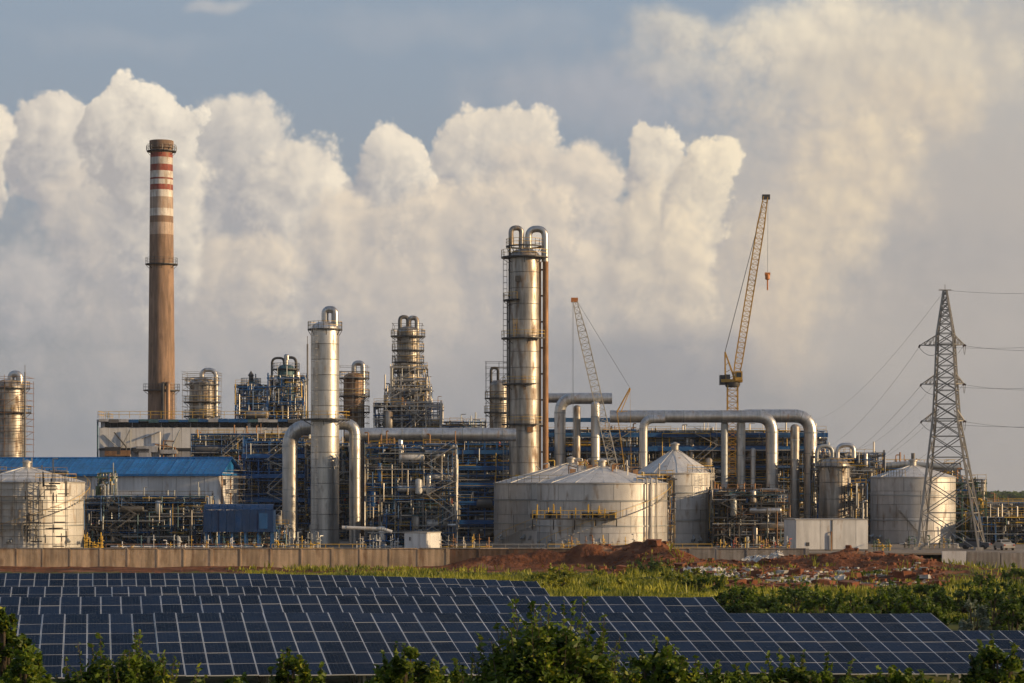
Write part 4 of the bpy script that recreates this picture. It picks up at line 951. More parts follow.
pbox(t, 'door', (W * 0.46, -0.08, 1.1), (0.9, 0.1, 2.0), 'grey_sheet'); b = MB(); b.tube([(W * 0.485, -0.3, 0), (W * 0.485, -0.3, 2.6), (W * 0.485, -0.1, 2.6)], 0.08, 6, 0.1); b.build('conduit', 'pipe_rust', t); pbox(t, 'sign', (W * 0.16, -0.08, 0.9), (0.5, 0.06, 0.5), 'steel_dark')
t, W, H = container('small grey-white cabin shed near the yard wall, lit on one end', 404.5, 427, 532, 336, 4.4, math.radians(-24), 'white_sheet', 1)
pbox(t, 'lamp', (0.9, -0.12, 1.7), (0.12, 0.2, 0.5), 'steel_dark')

# ------------------------------------------------------------------ pipe structures
P1 = ('pipe_grey', 'steel_teal', 'steel_blue', 'steel_dark'); PB = ('steel_blue', 'pipe_grey', 'pipe_silver'); PW = ('pipe_silver', 'steel_blue', 'pipe_grey', 'cladding_old'); PD = ('steel_dark', 'steel_green', 'pipe_grey')
pipe_rack('low dark pipe rack crowded with valves below the warehouse wall', 86, 205, 499, 352, 9, 9, 3, 21, 'steel_dark', P1, 'steel_grey', dens=1.6, vess=0.8)
pipe_rack('narrow dark green equipment stack standing up from the left pipe rack', 97, 112, 476, 356, 3, 2, 4, 22, 'steel_green', PD, 'steel_green', dens=1.6)
pipe_rack('low dark rack under and beside the blue clad box', 205, 285, 528, 352, 6, 6, 1, 23, 'steel_dark', P1, 'yellow_paint', dens=1.8)
pipe_rack('dense dark frame between the warehouse gable and the fat duct', 244, 312, 441, 408, 12, 6, 6, 24, 'steel_blue', ('steel_dark', 'steel_blue', 'pipe_grey'), 'yellow_paint', ny=3, dens=1.5, vess=1.2, girders=(456, 476, 500))
pipe_rack('blue steel tower with a capped blue vessel on the skyline', 268, 303, 377, 462, 8, 4, 8, 25, 'steel_blue', PB, 'steel_grey', ny=2, dens=1.2)
pipe_rack('lower blue steel tower left of the blue vessel tower', 235.5, 267, 386, 462, 8, 3, 8, 26, 'steel_blue', PB, 'yellow_paint', dens=1.2)
pipe_rack('pipe-covered frame in front of the right half of the grey clad building', 192, 308, 436, 428, 5, 7, 6, 27, 'steel_grey', P1, 'yellow_paint', dens=0.8, vess=0.5)
pipe_rack('dark frame directly behind the clean silver column', 306, 352, 446, 405, 8, 4, 6, 28, 'steel_dark', P1, 'yellow_paint', dens=1.5)
pipe_rack('crowded tan and grey pipe frame right of the slim downpipe', 366, 455, 447, 360, 10, 7, 6, 29, 'steel_grey', PW + ('steel_teal',), 'yellow_paint', ny=3, dens=1.5, vess=1.6)
pipe_rack('deep blue pipe rack filling the gap left of the twin tanks', 366, 515, 443, 398, 12, 10, 6, 30, 'steel_blue', ('steel_blue', 'steel_dark', 'pipe_grey'), 'steel_blue', ny=3, dens=1.3, girders=(452, 468, 485, 503, 522))
pipe_rack('stepped frame around the foot of the platform-ringed column', 374, 441, 405, 442, 7, 6, 9, 31, 'galvanised', PW, 'yellow_paint', dens=0.55, deckp=0.15)
pipe_rack('taller inner step of the frame clasping the platform-ringed column', 385, 430, 388, 444, 9, 4, 10, 32, 'galvanised', PW, 'yellow_paint', dens=0.5, deckp=0.15)
pipe_rack('uppermost narrow step of the frame clasping the platform-ringed column', 391, 426, 366, 445, 8, 4, 11, 48, 'galvanised', PW, 'yellow_paint', dens=0.35, deckp=0.1, vess=0.3)
pipe_rack('low skyline walkway behind the long silver pipeline', 428, 485, 424, 446, 5, 6, 7, 33, 'steel_grey', P1, 'yellow_paint', dens=0.4)
pipe_rack('blue-framed gantry rack beneath the silver header pipes', 549, 640, 432, 404, 12, 8, 6, 34, 'steel_blue', steel2='steel_dark', pipes=('steel_dark', 'steel_blue', 'pipe_grey'), railm='yellow_paint', ny=3, dens=1.3, vess=1.2, girders=(420, 435, 449))
pipe_rack('tall blue and grey gantry rack behind the yellow crane mast', 641, 826, 433, 409, 12, 14, 7, 35, 'steel_blue', ('steel_dark', 'pipe_silver', 'pipe_grey'), 'yellow_paint', ny=3, dens=1.35, vess=1.5, steel2='steel_dark', girders=(435, 449))
pipe_rack('low cluttered rack with red fittings left of the white container', 713, 789, 492, 362, 12, 7, 4, 36, 'steel_dark', ('steel_dark', 'pipe_grey', 'steel_teal', 'pipe_rust'), 'pipe_rust', ny=3, dens=1.4, vess=1.2)
pipe_rack('frame of pipes behind the domed vessel', 820, 884, 455, 392, 10, 6, 7, 37, 'steel_grey', ('pipe_grey', 'cladding_old', 'steel_dark'), 'yellow_paint', dens=1.3)
pipe_rack('yellow-railed walkway gantry above the squat tank', 868, 960, 466, 408, 5, 8, 6, 38, 'steel_grey', ('pipe_grey', 'yellow_paint', 'steel_dark'), 'yellow_paint', dens=0.7)
pipe_rack('olive and yellow frame to the right of the squat tank', 954, 986, 482, 384, 9, 5, 5, 39, 'steel_green', ('steel_dark', 'yellow_paint', 'steel_green'), 'yellow_paint', dens=1.5)
pipe_rack('low far frame at the right edge behind the pylon', 984, 1060, 505, 440, 8, 7, 3, 40, 'steel_grey', ('pipe_grey', 'steel_dark', 'steel_teal'), 'yellow_paint', dens=1.4)
pipe_rack('low dark rack in front of the far frame at the right edge', 978, 1050, 520, 378, 6, 7, 2, 46, 'steel_dark', ('steel_dark', 'steel_green', 'yellow_paint', 'pipe_grey'), 'yellow_paint', dens=1.7)
pipe_rack('low dark rack filling the gap between the domed vessel and the squat tank', 850, 866, 486, 368, 6, 4, 4, 47, 'steel_dark', ('steel_dark', 'pipe_grey', 'cladding_old'), 'yellow_paint', dens=1.6)
pipe_rack('dark yard rack behind the left scaffolded tank', -30, 60, 474, 380, 6, 6, 4, 41, 'steel_blue', P1, 'yellow_paint', dens=0.7)
pipe_rack('stair and pipe frame hugging the right side of the platform tank', 659, 674, 478, 352, 3, 3, 5, 42, 'steel_grey', ('galvanised', 'pipe_rust', 'yellow_paint'), 'yellow_paint', dens=1.8, vess=0)
pipe_rack('narrow stair frame on the right side of the tall pale tank', 701, 713, 470, 369, 3, 2, 6, 43, 'steel_grey', ('galvanised', 'pipe_grey', 'yellow_paint'), 'yellow_paint', dens=1.6, vess=0)
pipe_rack('low rack of pipes between the twin tanks and the tall pale tank', 612, 640, 470, 392, 6, 4, 4, 45, 'steel_grey', PW, 'yellow_paint', dens=1.2)

# blue vessels on the blue towers
def drum(label, px, Y, rpx, pyt, pyb, mat, necks=(), name='process_vessel', ped=True):
    R = mt(rpx, Y); z0, z1 = Zp(pyb, Y), Zp(pyt, Y); t = thing(name, label, 'vessel', (Xp(px, Y), Y, 0)); band_shell(t, R, z0, z1, mat, 1.8, 24, 3)
    b = MB(); add_head(b, R, z1 - 0.02, R * 0.55); b.build('head', mat, t, True)
    if ped: pbox(t, 'skirt', (0, 0, z0 / 2), (R * 1.2, R * 1.2, z0), 'steel_dark')
    for x0, x1, pt, pe, rp, m in necks: gooseneck(t, mt(x0, Y), z1 + R * 0.2 if abs(x0) < rpx else Zp(pe, Y), mt(x1, Y), Zp(pt, Y), Zp(pe, Y), mt(rp, Y), m)
    platform(t, R, z1, 1.0, railmat='steel_grey'); return t
t = drum('dull blue capped vessel on top of the blue steel tower', 286, 466, 8.5, 369, 400, 'steel_teal', ((-1, 10, 357.5, 396, 1.4, 'steel_dark'), (-2, -14, 358, 390, 1.2, 'steel_dark'), (0, 1, 356, 360, 2.2, 'cladding')))
t = drum('small dark blue vessel with a pointed stack on the lower blue tower', 251, 466, 5.0, 384, 408, 'steel_teal'); Y = 466
b = MB(); b.lathe([(mt(2.2, Y), Zp(384, Y)), (mt(2.2, Y), Zp(376, Y)), (mt(3.2, Y), Zp(375.5, Y)), (0.05, Zp(371, Y))], 12); b.build('stack', 'steel_dark', t, True); b = MB(); b.tube([(mt(2.5, Y), 0, Zp(388, Y)), (mt(5, Y), 0, Zp(377, Y)), (mt(7, Y), 0, Zp(386, Y))], 0.35, 8, 1); b.build('vent_pipe', 'cladding', t, True)
Y = 440; t = thing('mast', 'thin bare mast rising left of the clean silver column', 'mast', (Xp(307.5, Y), Y, 0)); pbar(t, 'pole', (0, 0, 0), (0, 0, Zp(344, Y)), 0.16, 'steel_grey', True); pbar(t, 'tip', (0, 0, Zp(344, Y)), (0, 0, Zp(336, Y)), 0.06, 'steel_grey', True); pbox(t, 'base', (0, 0, 0.2), (1.2, 1.2, 0.4), 'concrete')
Y = 428; t = thing('mast', 'thin lightning mast at the far left column', 'mast', (Xp(25, Y), Y, 0)); pbar(t, 'pole', (0, 0, 0), (0, 0, Zp(372, Y)), 0.12, 'steel_grey', True); pbar(t, 'tip', (0, 0, Zp(372, Y)), (0, 0, Zp(365, Y)), 0.05, 'steel_grey', True); pbox(t, 'base', (0, 0, 0.2), (1.2, 1.2, 0.4), 'concrete')
# square riser on the crowded frame and its vertical silver exchanger
t = drum('upright silver exchanger glinting in the crowded tan frame', 438, 363, 5.5, 462, 545, 'cladding_old', ((0, -8, 452, 470, 1.6, SIL),))
t = drum('upright grey exchanger in the crowded tan frame, left of the silver one', 418, 364, 6.0, 474, 545, 'pipe_grey')

# ------------------------------------------------------------------ cranes
def lattice(b, p0, p1, w0, w1, n, rc=0.07, rb=0.045, wm=None, side=Vector((1, 0, 0))):
    p0 = Vector(p0); p1 = Vector(p1); d = (p1 - p0).normalized(); e2 = d.cross(Vector((0, 1, 0)));
    e2 = e2.normalized() if e2.length > 0.1 else Vector((1, 0, 0)); e1 = d.cross(e2).normalized(); rings = []
    for k in range(n + 1):
        f = k / n; w = w0 + (w1 - w0) * f
        if wm: w = w0 + (wm - w0) * min(1, f / 0.12) if f < 0.12 else (wm if f < 0.85 else wm + (w1 - wm) * (f - 0.85) / 0.15)
        c = p0.lerp(p1, f); rings.append([c + e1 * (sx * w / 2) + e2 * (sy * w / 2) for sx, sy in ((-1, -1), (1, -1), (1, 1), (-1, 1))])
    for k in range(n):
        for i in range(4):
            b.bar(rings[k][i], rings[k + 1][i], rc, 4, False); j = (i + 1) % 4
            b.bar(rings[k][i], rings[k + 1][j], rb, 4, False) if k % 2 else b.bar(rings[k][j], rings[k + 1][i], rb, 4, False)
            b.bar(rings[k][i], rings[k][j], rb, 4, False)
def yellow_crane():
    Y = 404; X = Xp(732.5, Y); t = thing('tower_crane', 'yellow luffing tower crane with its long jib raised and hook hanging', 'crane', (X, Y, 0)); m = lambda px, py: Vector((Xp(px, Y) - X, 0, Zp(py, Y)))
    b = MB(); lattice(b, (0, 0, 0), m(732.5, 384), 1.7, 1.7, 26, 0.10, 0.055); b.build('mast', 'crane_yellow', t)
    zd = Zp(383, Y)
    b = MB(); b.lathe([(1.1, zd - 0.7), (1.3, zd - 0.3), (1.3, zd + 0.1), (0.05, zd + 0.1)], 16); b.build('slewing_ring', 'steel_dark', t, True)
    pbox(t, 'machine_deck', (-0.2, 0, zd + 0.35), (3.6, 2.2, 0.5), 'crane_yellow'); pbox(t, 'counterweight', (-1.7, 0, zd + 0.5), (0.9, 2.0, 1.6), 'steel_dark'); pbox(t, 'winch', (-0.9, 0, zd + 1.0), (0.9, 1.4, 0.8), 'steel_grey')
    c = pbox(t, 'cab', (0.9, -1.3, zd + 1.1), (1.2, 1.1, 1.6), 'crane_yellow'); g = MB(); g.box((0, -1.87, 0), (0.8, 0.05, 0.8)); q = g.build('cab_window', 'dark_glass', t); q.location = (0.9, 0, zd + 1.3)
    b = MB(); top = m(725, 352); 
    for s in (-0.7, 0.7): b.bar((-1.2, s, zd + 0.6), top + Vector((0, s * 0.4, 0)), 0.12); b.bar((0.4, s, zd + 0.6), top + Vector((0, s * 0.4, 0)), 0.12)
    for k in range(4): b.bar(Vector((-1.2, 0, zd + 0.6)).lerp(top, k / 4), Vector((0.4, 0, zd + 0.6)).lerp(top, (k + 0.5) / 4), 0.07)
    b.build('a_frame', 'crane_yellow', t)
    b = MB(); lattice(b, m(735, 384), m(765.5, 197), 0.8, 0.7, 36, 0.08, 0.04, 1.2); b.build('jib', 'crane_yellow', t)
    pbox(t, 'jib_head', m(766, 197), (1.3, 0.8, 0.8), 'steel_dark')
    b = MB()
    for s in (-0.4, 0.4): b.bar(top + Vector((0, s, 0)), m(763, 205) + Vector((0, s * 0.5, 0)), 0.045, 4)
    b.build('pendant_rope', 'cable', t); b = MB(); b.bar(m(768, 198), m(767.5, 272), 0.035, 4); b.build('hoist_rope', 'cable', t)
    b = MB(); c = m(767.5, 277); vessel(b, c, 2, 0.4, 0.6, 10); b.box((c.x, c.y, c.z + 0.5), (0.9, 0.4, 0.5)); b.bar((c.x, c.y, c.z - 0.4), (c.x, c.y, c.z - 2.2), 0.12, 6); b.build('hook_block', 'orange_paint', t)
yellow_crane()
def grey_crane():
    Y = 384; X = Xp(627, Y); t = thing('crawler_crane', 'pale grey lattice-boom crane leaning left in front of the header pipes', 'crane', (X, Y, 0)); m = lambda px, py, y=0: Vector((Xp(px, Y) - X, y, Zp(py, Y)))
    pbox(t, 'crane_body', (0.6, 0.4, 1.6), (3.4, 2.4, 1.6), 'crane_yellow'); pbox(t, 'counterweight', (2.6, 0.4, 1.6), (1.0, 2.4, 1.5), 'steel_dark')
    for s in (-0.9, 1.7): pbox(t, 'track', (0.6, s, 0.45), (4.6, 0.7, 0.9), 'rubber')
    b = MB(); lattice(b, m(629, 532), m(575, 301), 0.9, 0.6, 38, 0.075, 0.04, 1.35); b.build('boom', 'crane_grey', t)
    pbox(t, 'boom_head', m(574.5, 300), (1.1, 0.7, 0.7), 'orange_paint'); b = MB(); b.bar(m(572.3, 302), m(572.3, 472), 0.03, 4); b.bar(m(573.4, 302), m(573.4, 472), 0.03, 4); b.build('hoist_rope', 'cable', t)
    b = MB(); b.bar(m(577, 301), m(630, 388), 0.035, 4); b.build('pendant_rope', 'cable', t)
    b = MB(); b.bar(m(617, 412), m(630, 388), 0.13, 5); b.bar(m(621, 412), m(630.5, 389), 0.07, 5); b.bar(m(630, 388), m(632, 530), 0.03, 4); b.bar(m(617, 412), m(633, 530), 0.09, 4); b.bar(m(617, 412), m(628, 411), 0.06, 4); b.build('gantry_mast', 'crane_yellow', t)
    b = MB(); c = m(572.9, 473); b.box(c, (0.6, 0.4, 0.9)); b.build('hook_block', 'orange_paint', t)
grey_crane()

# ------------------------------------------------------------------ pylon and cables
def pylon():
    Y = 345; X = Xp(948, Y); t = thing('pylon', 'tall grey steel lattice power pylon in front of the squat tank', 'pylon', (X, Y, 0)); Ht = Zp(290, Y); phi = math.atan2(20, 38)
    prof = [(0, mt(43, Y)), (Zp(421, Y), mt(17.5, Y)), (Zp(384, Y), mt(14.5, Y)), (Zp(345, Y), mt(12, Y)), (Zp(335, Y), mt(11.5, Y)), (Ht, mt(2.2, Y))]
    def rad(z):
        for (a, ra), (c, rc) in zip(prof[:-1], prof[1:]):
            if z <= c: return ra + (rc - ra) * (z - a) / (c - a)
        return prof[-1][1]
    def cx(z): return mt(3.5 * (1 - min(1, z / Zp(421, Y))) - 3.0 * min(1, z / Ht), Y)
    angs = [phi + math.pi / 2 * k for k in range(4)]
    def P(k, z): r = rad(z); a = angs[k % 4]; return Vector((cx(z) + r * math.cos(a), r * math.sin(a), z))
    zs = [0.0]; 
    while zs[-1] < Ht - 0.6: zs.append(min(Ht, zs[-1] + max(0.9, rad(zs[-1]) * 0.85)))
    zall = sorted(set(zs + [p[0] for p in prof]))
    for k in range(4):
        b = MB()
        for a, c in zip(zall[:-1], zall[1:]): b.bar(P(k, a), P(k, c), 0.19 if a < 18 else 0.15, 4, False)
        b.build('leg', 'pylon_steel', t); pbox(t, 'footing', (P(k, 0).x, P(k, 0).y, 0.15), (1.1, 1.1, 0.5), 'concrete')
    for k in range(4):
        b = MB()
        for i, (a, c) in enumerate(zip(zs[:-1], zs[1:])):
            b.bar(P(k, a), P(k + 1, c), 0.085, 4, False); b.bar(P(k + 1, a), P(k, c), 0.085, 4, False); b.bar(P(k, c), P(k + 1, c), 0.065, 4, False)
            if rad(a) > 2.6:
                mid = (P(k, a) + P(k + 1, c)) / 2; b.bar(mid, (P(k, a) + P(k, c)) / 2, 0.045, 4, False); b.bar(mid, (P(k + 1, a) + P(k + 1, c)) / 2, 0.045, 4, False)
        b.build('face_bracing', 'pylon_steel', t)
    arms = {}
    for py, ln in ((345, 25), (384, 24), (421, 24)):
        z = Zp(py, Y)
        for s, lpx in ((-1, ln), (1, ln * 0.72)):
            b = MB(); tip = Vector((cx(z) + s * mt(lpx, Y), -0.6 * s, z)); r = rad(z)
            for yy in (-r * 0.5, r * 0.5):
                root = Vector((cx(z) + s * r * 0.55, yy, z)); up = Vector((cx(z) + s * r * 0.5, yy, z + 1.7)); b.bar(root, tip, 0.09, 4, False); b.bar(up, tip, 0.07, 4, False)
                for q in (0.25, 0.5, 0.75): b.bar(root.lerp(tip, q), up.lerp(tip, q), 0.045, 4, False); b.bar(root.lerp(tip, q), up.lerp(tip, q - 0.22), 0.045, 4, False)
            b.bar((cx(z) - r, 0, z), (cx(z) + r, 0, z), 0.09, 4, False)
            b.build('cross_arm', 'pylon_steel', t); arms[(py, s)] = tip
    b = MB(); b.bar((cx(Ht) - 0.9, 0, Ht), (cx(Ht) + 0.9, 0, Ht), 0.1, 4); b.bar((cx(Ht), 0, Ht), (cx(Ht), 0, Ht + 0.8), 0.05, 4); b.build('peak_arm', 'pylon_steel', t)
    o = Vector(t.location)
    def ins(p, d):
        b = MB(); d = d.normalized(); L = 1.5
        for k in range(9): c = p + d * (0.15 + L * k / 9); b.bar(c, c + d * 0.07, 0.14, 8)
        b.bar(p, p + d * (L + 0.2), 0.04, 4); b.build('insulator_string', 'insulator', t, True); return p + d * (L + 0.2)
    def cable(name, label, a, c, sag, n=30):
        b = MB(); pts = []
        for k in range(n + 1):
            f = k / n; p = a.lerp(c, f); p.z -= sag * 4 * f * (1 - f); pts.append(p)
        base = Vector((a.x, a.y, a.z)); b.tube([p - base for p in pts], 0.02, 5); q = b.build(name, 'cable'); q.location = base; tag(q, label, 'cable', 'power cables at the pylon')
    nm = {345: 'top', 384: 'middle', 421: 'lowest'}
    for py in (345, 384, 421):
        for s in (-1, 1):
            tip = arms[(py, s)]; w = 'left' if s < 0 else 'right'
            far = Vector((Xp(800, 900) + (14 if s > 0 else 0), 900, Zp(455 + (py - 384) * 0.30, 900))); e = ins(tip, Vector((far - o - tip)) * 1.0 + Vector((0, 0, -60 if s < 0 else -30)))
            cable('power_cable', f'power cable running away from the {w} tip of the {nm[py]} cross-arm', e + o, far, 7)
            near = Vector((62 + s * 1.5, 318 + (0 if s < 0 else 14), Zp(py + 6.5 + (2 if s < 0 else 0), 330))); e2 = ins(tip, near - o - tip) if s > 0 else tip + Vector((mt(38, Y), -0.8, -0.2)); 
            cable('power_cable', f'power cable reaching right from the {w} tip of the {nm[py]} cross-arm', (e2 if s > 0 else tip) + o, near + Vector((12, -10, 0)), 0.5)
            b = MB(); m1 = (e + e2) / 2 + Vector((0, 0, -2.4)) if s > 0 else (e + tip + Vector((3.0, 0, -0.5))) / 2 + Vector((0.2, 0, -2.2)); e3 = e2 if s > 0 else tip + Vector((3.2, 0, -0.4)); pts = []
            for k in range(13): f = k / 12; pts.append(e * (1 - f) ** 2 + m1 * 2 * f * (1 - f) + e3 * f * f)
            b.tube(pts, 0.035, 4); b.build('jumper_loop', 'cable', t)
    top = Vector((cx(Ht), 0, Ht)) + o
    cable('earth_wire', 'thin earth wire running right from the pylon peak', top, Vector((75, 310, Zp(296, 320))), 0.5)
    cable('earth_wire', 'thin earth wire running away left from the pylon peak', top, Vector((Xp(800, 900), 900, Zp(420, 900))), 6)
pylon()

# ------------------------------------------------------------------ yard front: railings, manifolds, posts
def yard_rail(label, px0, px1, Y, mat, seed, step=1.7):
    rnd = random.Random(seed); X0, X1 = Xp(px0, Y), Xp(px1, Y); t = thing('yard_railing', label, 'railing', ((X0 + X1) / 2, Y, 0)); n = max(2, int((X1 - X0) / step)); L = X1 - X0
    b = MB()
    for k in range(n + 1): b.bar((-L / 2 + L * k / n, 0, 0), (-L / 2 + L * k / n, 0, 1.1), 0.045, 4)
    b.build('posts', mat, t, kind='stuff')
    for z in (0.55, 1.08): pbar(t, 'rail', (-L / 2, 0, z), (L / 2, 0, z), 0.04, mat)
yard_rail('yellow yard railing in front of the twin tanks', 548, 652, 330, 'yellow_paint', 1)
yard_rail('grey yard railing left of the twin tanks', 440, 545, 330, 'galvanised', 2)
yard_rail('yellow yard railing at the foot of the silver column', 272, 366, 330, 'yellow_paint', 3)
yard_rail('grey yard railing in front of the left scaffolded tank', 4, 82, 330, 'steel_grey', 4)
yard_rail('dull yard railing below the left pipe rack', 106, 268, 330, 'pipe_rust', 5)
yard_rail('yellow yard railing below the tall pale tank', 668, 712, 331, 'yellow_paint', 6)
def manifold(label, px0, px1, pyt, Y, mats, seed, n=18):
    rnd = random.Random(seed); X0, X1 = Xp(px0, Y), Xp(px1, Y); W = X1 - X0; H = Zp(pyt, Y); t = thing('valve_manifold', label, 'valve group', ((X0 + X1) / 2, Y, 0))
    pbar(t, 'header', (-W / 2, 0.5, 0.6), (W / 2, 0.5, 0.6), 0.11, mats[-1], True)
    for k in range(n):
        x = rnd.uniform(-W / 2, W / 2); h = rnd.uniform(0.25, 0.95) * H; b = MB(); b.tube([(x, 0, 0), (x, 0, h)] + ([(x + rnd.uniform(-0.5, 0.5), rnd.uniform(-0.3, 0.6), h)] if rnd.random() < 0.35 else []), rnd.uniform(0.035, 0.085), 6, 0.15); b.lathe([(0.01, h - 0.02), (0.26, h - 0.02), (0.26, h + 0.06), (0.01, h + 0.06)], 8, (x, -0.05, -h * 0.3)); b.build('valve_riser', rnd.choice(mats), t, True)
manifold('bright yellow valve cluster beside the left scaffolded tank', 84, 103, 531, 333, ('yellow_paint',), 1, 14)
manifold('mixed valve cluster at the foot of the silver column', 276, 320, 530, 335, ('yellow_paint', 'pipe_grey', 'galvanised'), 2, 26)
manifold('valve stubs and red risers left of the white container', 716, 790, 534, 334, ('red_paint', 'pipe_rust', 'yellow_paint', 'pipe_grey'), 3, 34)
manifold('yellow and grey valve cluster at the foot of the platform tank', 560, 660, 533, 333, ('yellow_paint', 'galvanised', 'pipe_rust'), 4, 34)
manifold('grey valve cluster right of the small cabin shed', 440, 492, 532, 334, ('galvanised', 'pipe_rust', 'yellow_paint'), 5, 16)
manifold('white and blue pipe cluster left of the small cabin shed', 356, 402, 531, 336, ('white_sheet', 'steel_blue', 'galvanised', 'pipe_grey'), 6, 18)
manifold('scattered pipe stubs under the blue clad box', 110, 262, 534, 335, ('steel_teal', 'yellow_paint', 'pipe_grey', 'white_sheet'), 7, 40)
manifold('green and yellow valve stubs right of the white container', 872, 892, 538, 338, ('steel_green', 'yellow_paint'), 8, 12)
manifold('dark pipe cluster under the pylon', 900, 985, 534, 352, ('steel_dark', 'steel_green', 'yellow_paint', 'white_sheet'), 9, 40)

# parked cars under the pylon
def car(label, px, Y, mat, rz):
    t = thing('parked_car', label, 'car', (Xp(px, Y), Y, 0), rz, 'cars parked at the yard edge'); W, L = 1.75, 4.3
    b = MB(); sec = [(-L / 2, 0.35, 0.75), (-L / 2 + 0.1, 0.3, 0.95), (-L / 2 + 1.2, 0.28, 1.0), (L / 2 - 0.8, 0.28, 1.0), (L / 2, 0.35, 0.85)]; vs = []
    for y, z0, z1 in sec: vs += [(-W / 2, y, z0), (W / 2, y, z0), (W / 2 - 0.05, y, z1), (-W / 2 + 0.05, y, z1)]
    fs = [(4 * k + i, 4 * k + (i + 1) % 4, 4 * k + 4 + (i + 1) % 4, 4 * k + 4 + i) for k in range(4) for i in range(4)] + [(3, 2, 1, 0), (16, 17, 18, 19)]
    b.add(vs, fs); b.build('body', mat, t)
    b = MB(); vs = []
    for y, z, w in ((-1.1, 1.0, 0.8), (-0.5, 1.45, 0.65), (1.0, 1.47, 0.65), (1.7, 1.0, 0.8)): vs += [(-w, y, z), (w, y, z)]
    b.add(vs, [(0, 1, 3, 2), (2, 3, 5, 4), (4, 5, 7, 6), (0, 2, 4, 6), (1, 7, 5, 3)]); b.build('cabin', mat, t)
    pbox(t, 'rear_window', (0, -0.83, 1.23), (1.15, 0.05, 0.34), 'dark_glass'); 
    for s in (-1, 1):
        pbox(t, 'side_window', (s * 0.74, 0.2, 1.25), (0.04, 1.5, 0.3), 'dark_glass'); pbox(t, 'tail_light', (s * 0.68, -L / 2 - 0.0, 0.75), (0.25, 0.12, 0.18), 'red_paint')
        for y in (-1.3, 1.3): pbar(t, 'wheel', (s * 0.72, y, 0.32), (s * 0.9, y, 0.32), 0.32, 'rubber', True)
car('silver-grey car parked at the right edge of the yard', 1004, 341, 'galvanised', 0.15)
car('dark car parked under the right leg of the pylon', 975, 346, 'car_dark', 1.2)

# ------------------------------------------------------------------ vegetation
def leaf_mesh(C, size, rng, flat=0.0):
    """C: (n,3) leaf centres; each leaf a folded four-corner blade."""
    n = len(C); a = rng.uniform(0, 2 * np.pi, n); el = rng.uniform(-0.6, 0.9, n)
    d = np.stack([np.cos(a) * np.cos(el), np.sin(a) * np.cos(el), np.sin(el)], 1)
    r = rng.normal(size=(n, 3)); s = np.cross(d, r); s /= np.linalg.norm(s, axis=1)[:, None] + 1e-9
    sz = size * rng.uniform(0.45, 1.5, n)[:, None]
    return np.stack([C - d * sz * 0.5, C + s * sz * 0.3, C + d * sz * 0.6, C - s * sz * 0.3], 1).reshape(-1, 3)
def np_quads(name, V4, mat, parent=None, kind=None):
    n = len(V4) // 4; me = bpy.data.meshes.new(name); me.vertices.add(4 * n); me.vertices.foreach_set('co', V4.astype(np.float32).ravel())
    me.loops.add(4 * n); me.loops.foreach_set('vertex_index', np.arange(4 * n, dtype=np.int32)); me.polygons.add(n); me.polygons.foreach_set('loop_start', np.arange(0, 4 * n, 4, dtype=np.int32))
    me.materials.append(MATS[mat]); me.update(calc_edges=True)
    o = bpy.data.objects.new(name, me); COL.objects.link(o)
    if parent: o.parent = parent
    if kind: o['kind'] = kind
    return o
def bush(name, label, px, Y, wpx, pyt, seed, nclump=40, nleaf=110, size=0.16, mat='leaf', group=None, cat='bush', depth=None, low=None, fg=False):
    rng = np.random.default_rng(seed); X = Xp(px, Y); z0 = zg(X, Y); H = Zp(pyt, Y) - z0; W = mt(wpx, Y) / 2; D = depth or max(0.8, W * 0.7)
    t = thing(name, label, cat, (X, Y, z0), 0, group); b = MB(); rnd = random.Random(seed); cl = []
    lo = max(0.15, Zp(712, Y) - z0) if fg else 0.1 * H
    for k in range(nclump):
        a = rng.uniform(0, 2 * np.pi); q = rng.uniform(0.1, 1.0) ** 0.5; h = rng.uniform(0.0, 1.0)
        wid = 1.0 - 0.45 * max(0, h - 0.35) / 0.65
        top = H - (H - lo) * 0.45 * (q * abs(math.cos(a))) ** 2 * (0.7 + 0.6 * rng.uniform())
        cl.append((W * q * wid * math.cos(a), D * q * wid * math.sin(a), lo + (top - lo) * h * 0.93, rng.uniform(0.55, 1.15)))
    cr = min(W, H - lo, 2.2) * (0.2 if fg else 0.25); C = []; C2 = []
    for x, y, z, s in cl:
        v = rng.normal(size=(nleaf, 3)); v /= np.linalg.norm(v, axis=1)[:, None]; v *= (rng.uniform(0.25, 1.0, nleaf) ** 0.5)[:, None] * cr * s; v[:, 2] *= 0.75; C.append(v + np.array([x, y, z]))
        b.bar((rnd.uniform(-0.15, 0.15), rnd.uniform(-0.1, 0.1), 0), (x * 0.8, y * 0.8, z), 0.018 + 0.012 * s, 4, False)
        if rng.uniform() < (0.75 if fg else 0.5):
            m = int(nleaf * 0.25); f = np.linspace(0, 1, m)[:, None]; tip = np.array([x * 1.12, y * 1.1, z + cr * rng.uniform(0.9, 3.2)]); C.append(np.array([x, y, z]) * (1 - f) + tip * f + rng.normal(size=(m, 3)) * cr * 0.12); b.bar((x, y, z), tuple(tip), 0.012, 4, False)
    b.build('stems', 'bark', t, kind='stuff'); C = np.concatenate(C); pick = rng.random(len(C)) < 0.16
    np_quads('crown', leaf_mesh(C[~pick], size, rng), mat, t)
    if mat == 'leaf' and fg: np_quads('young_leaves', leaf_mesh(C[pick], size * 0.9, rng), 'leaf_yellow', t)
    return t
bush('bush', 'tall leafy bush cut by the left edge of the picture', 8, 62, 70, 610, 101, 90, 90, 0.16, 'leaf', fg=True)
bush('bush', 'low yellow-green bush right of the left edge bush', 25, 55, 60, 650, 102, 40, 110, 0.16, 'leaf', fg=True)
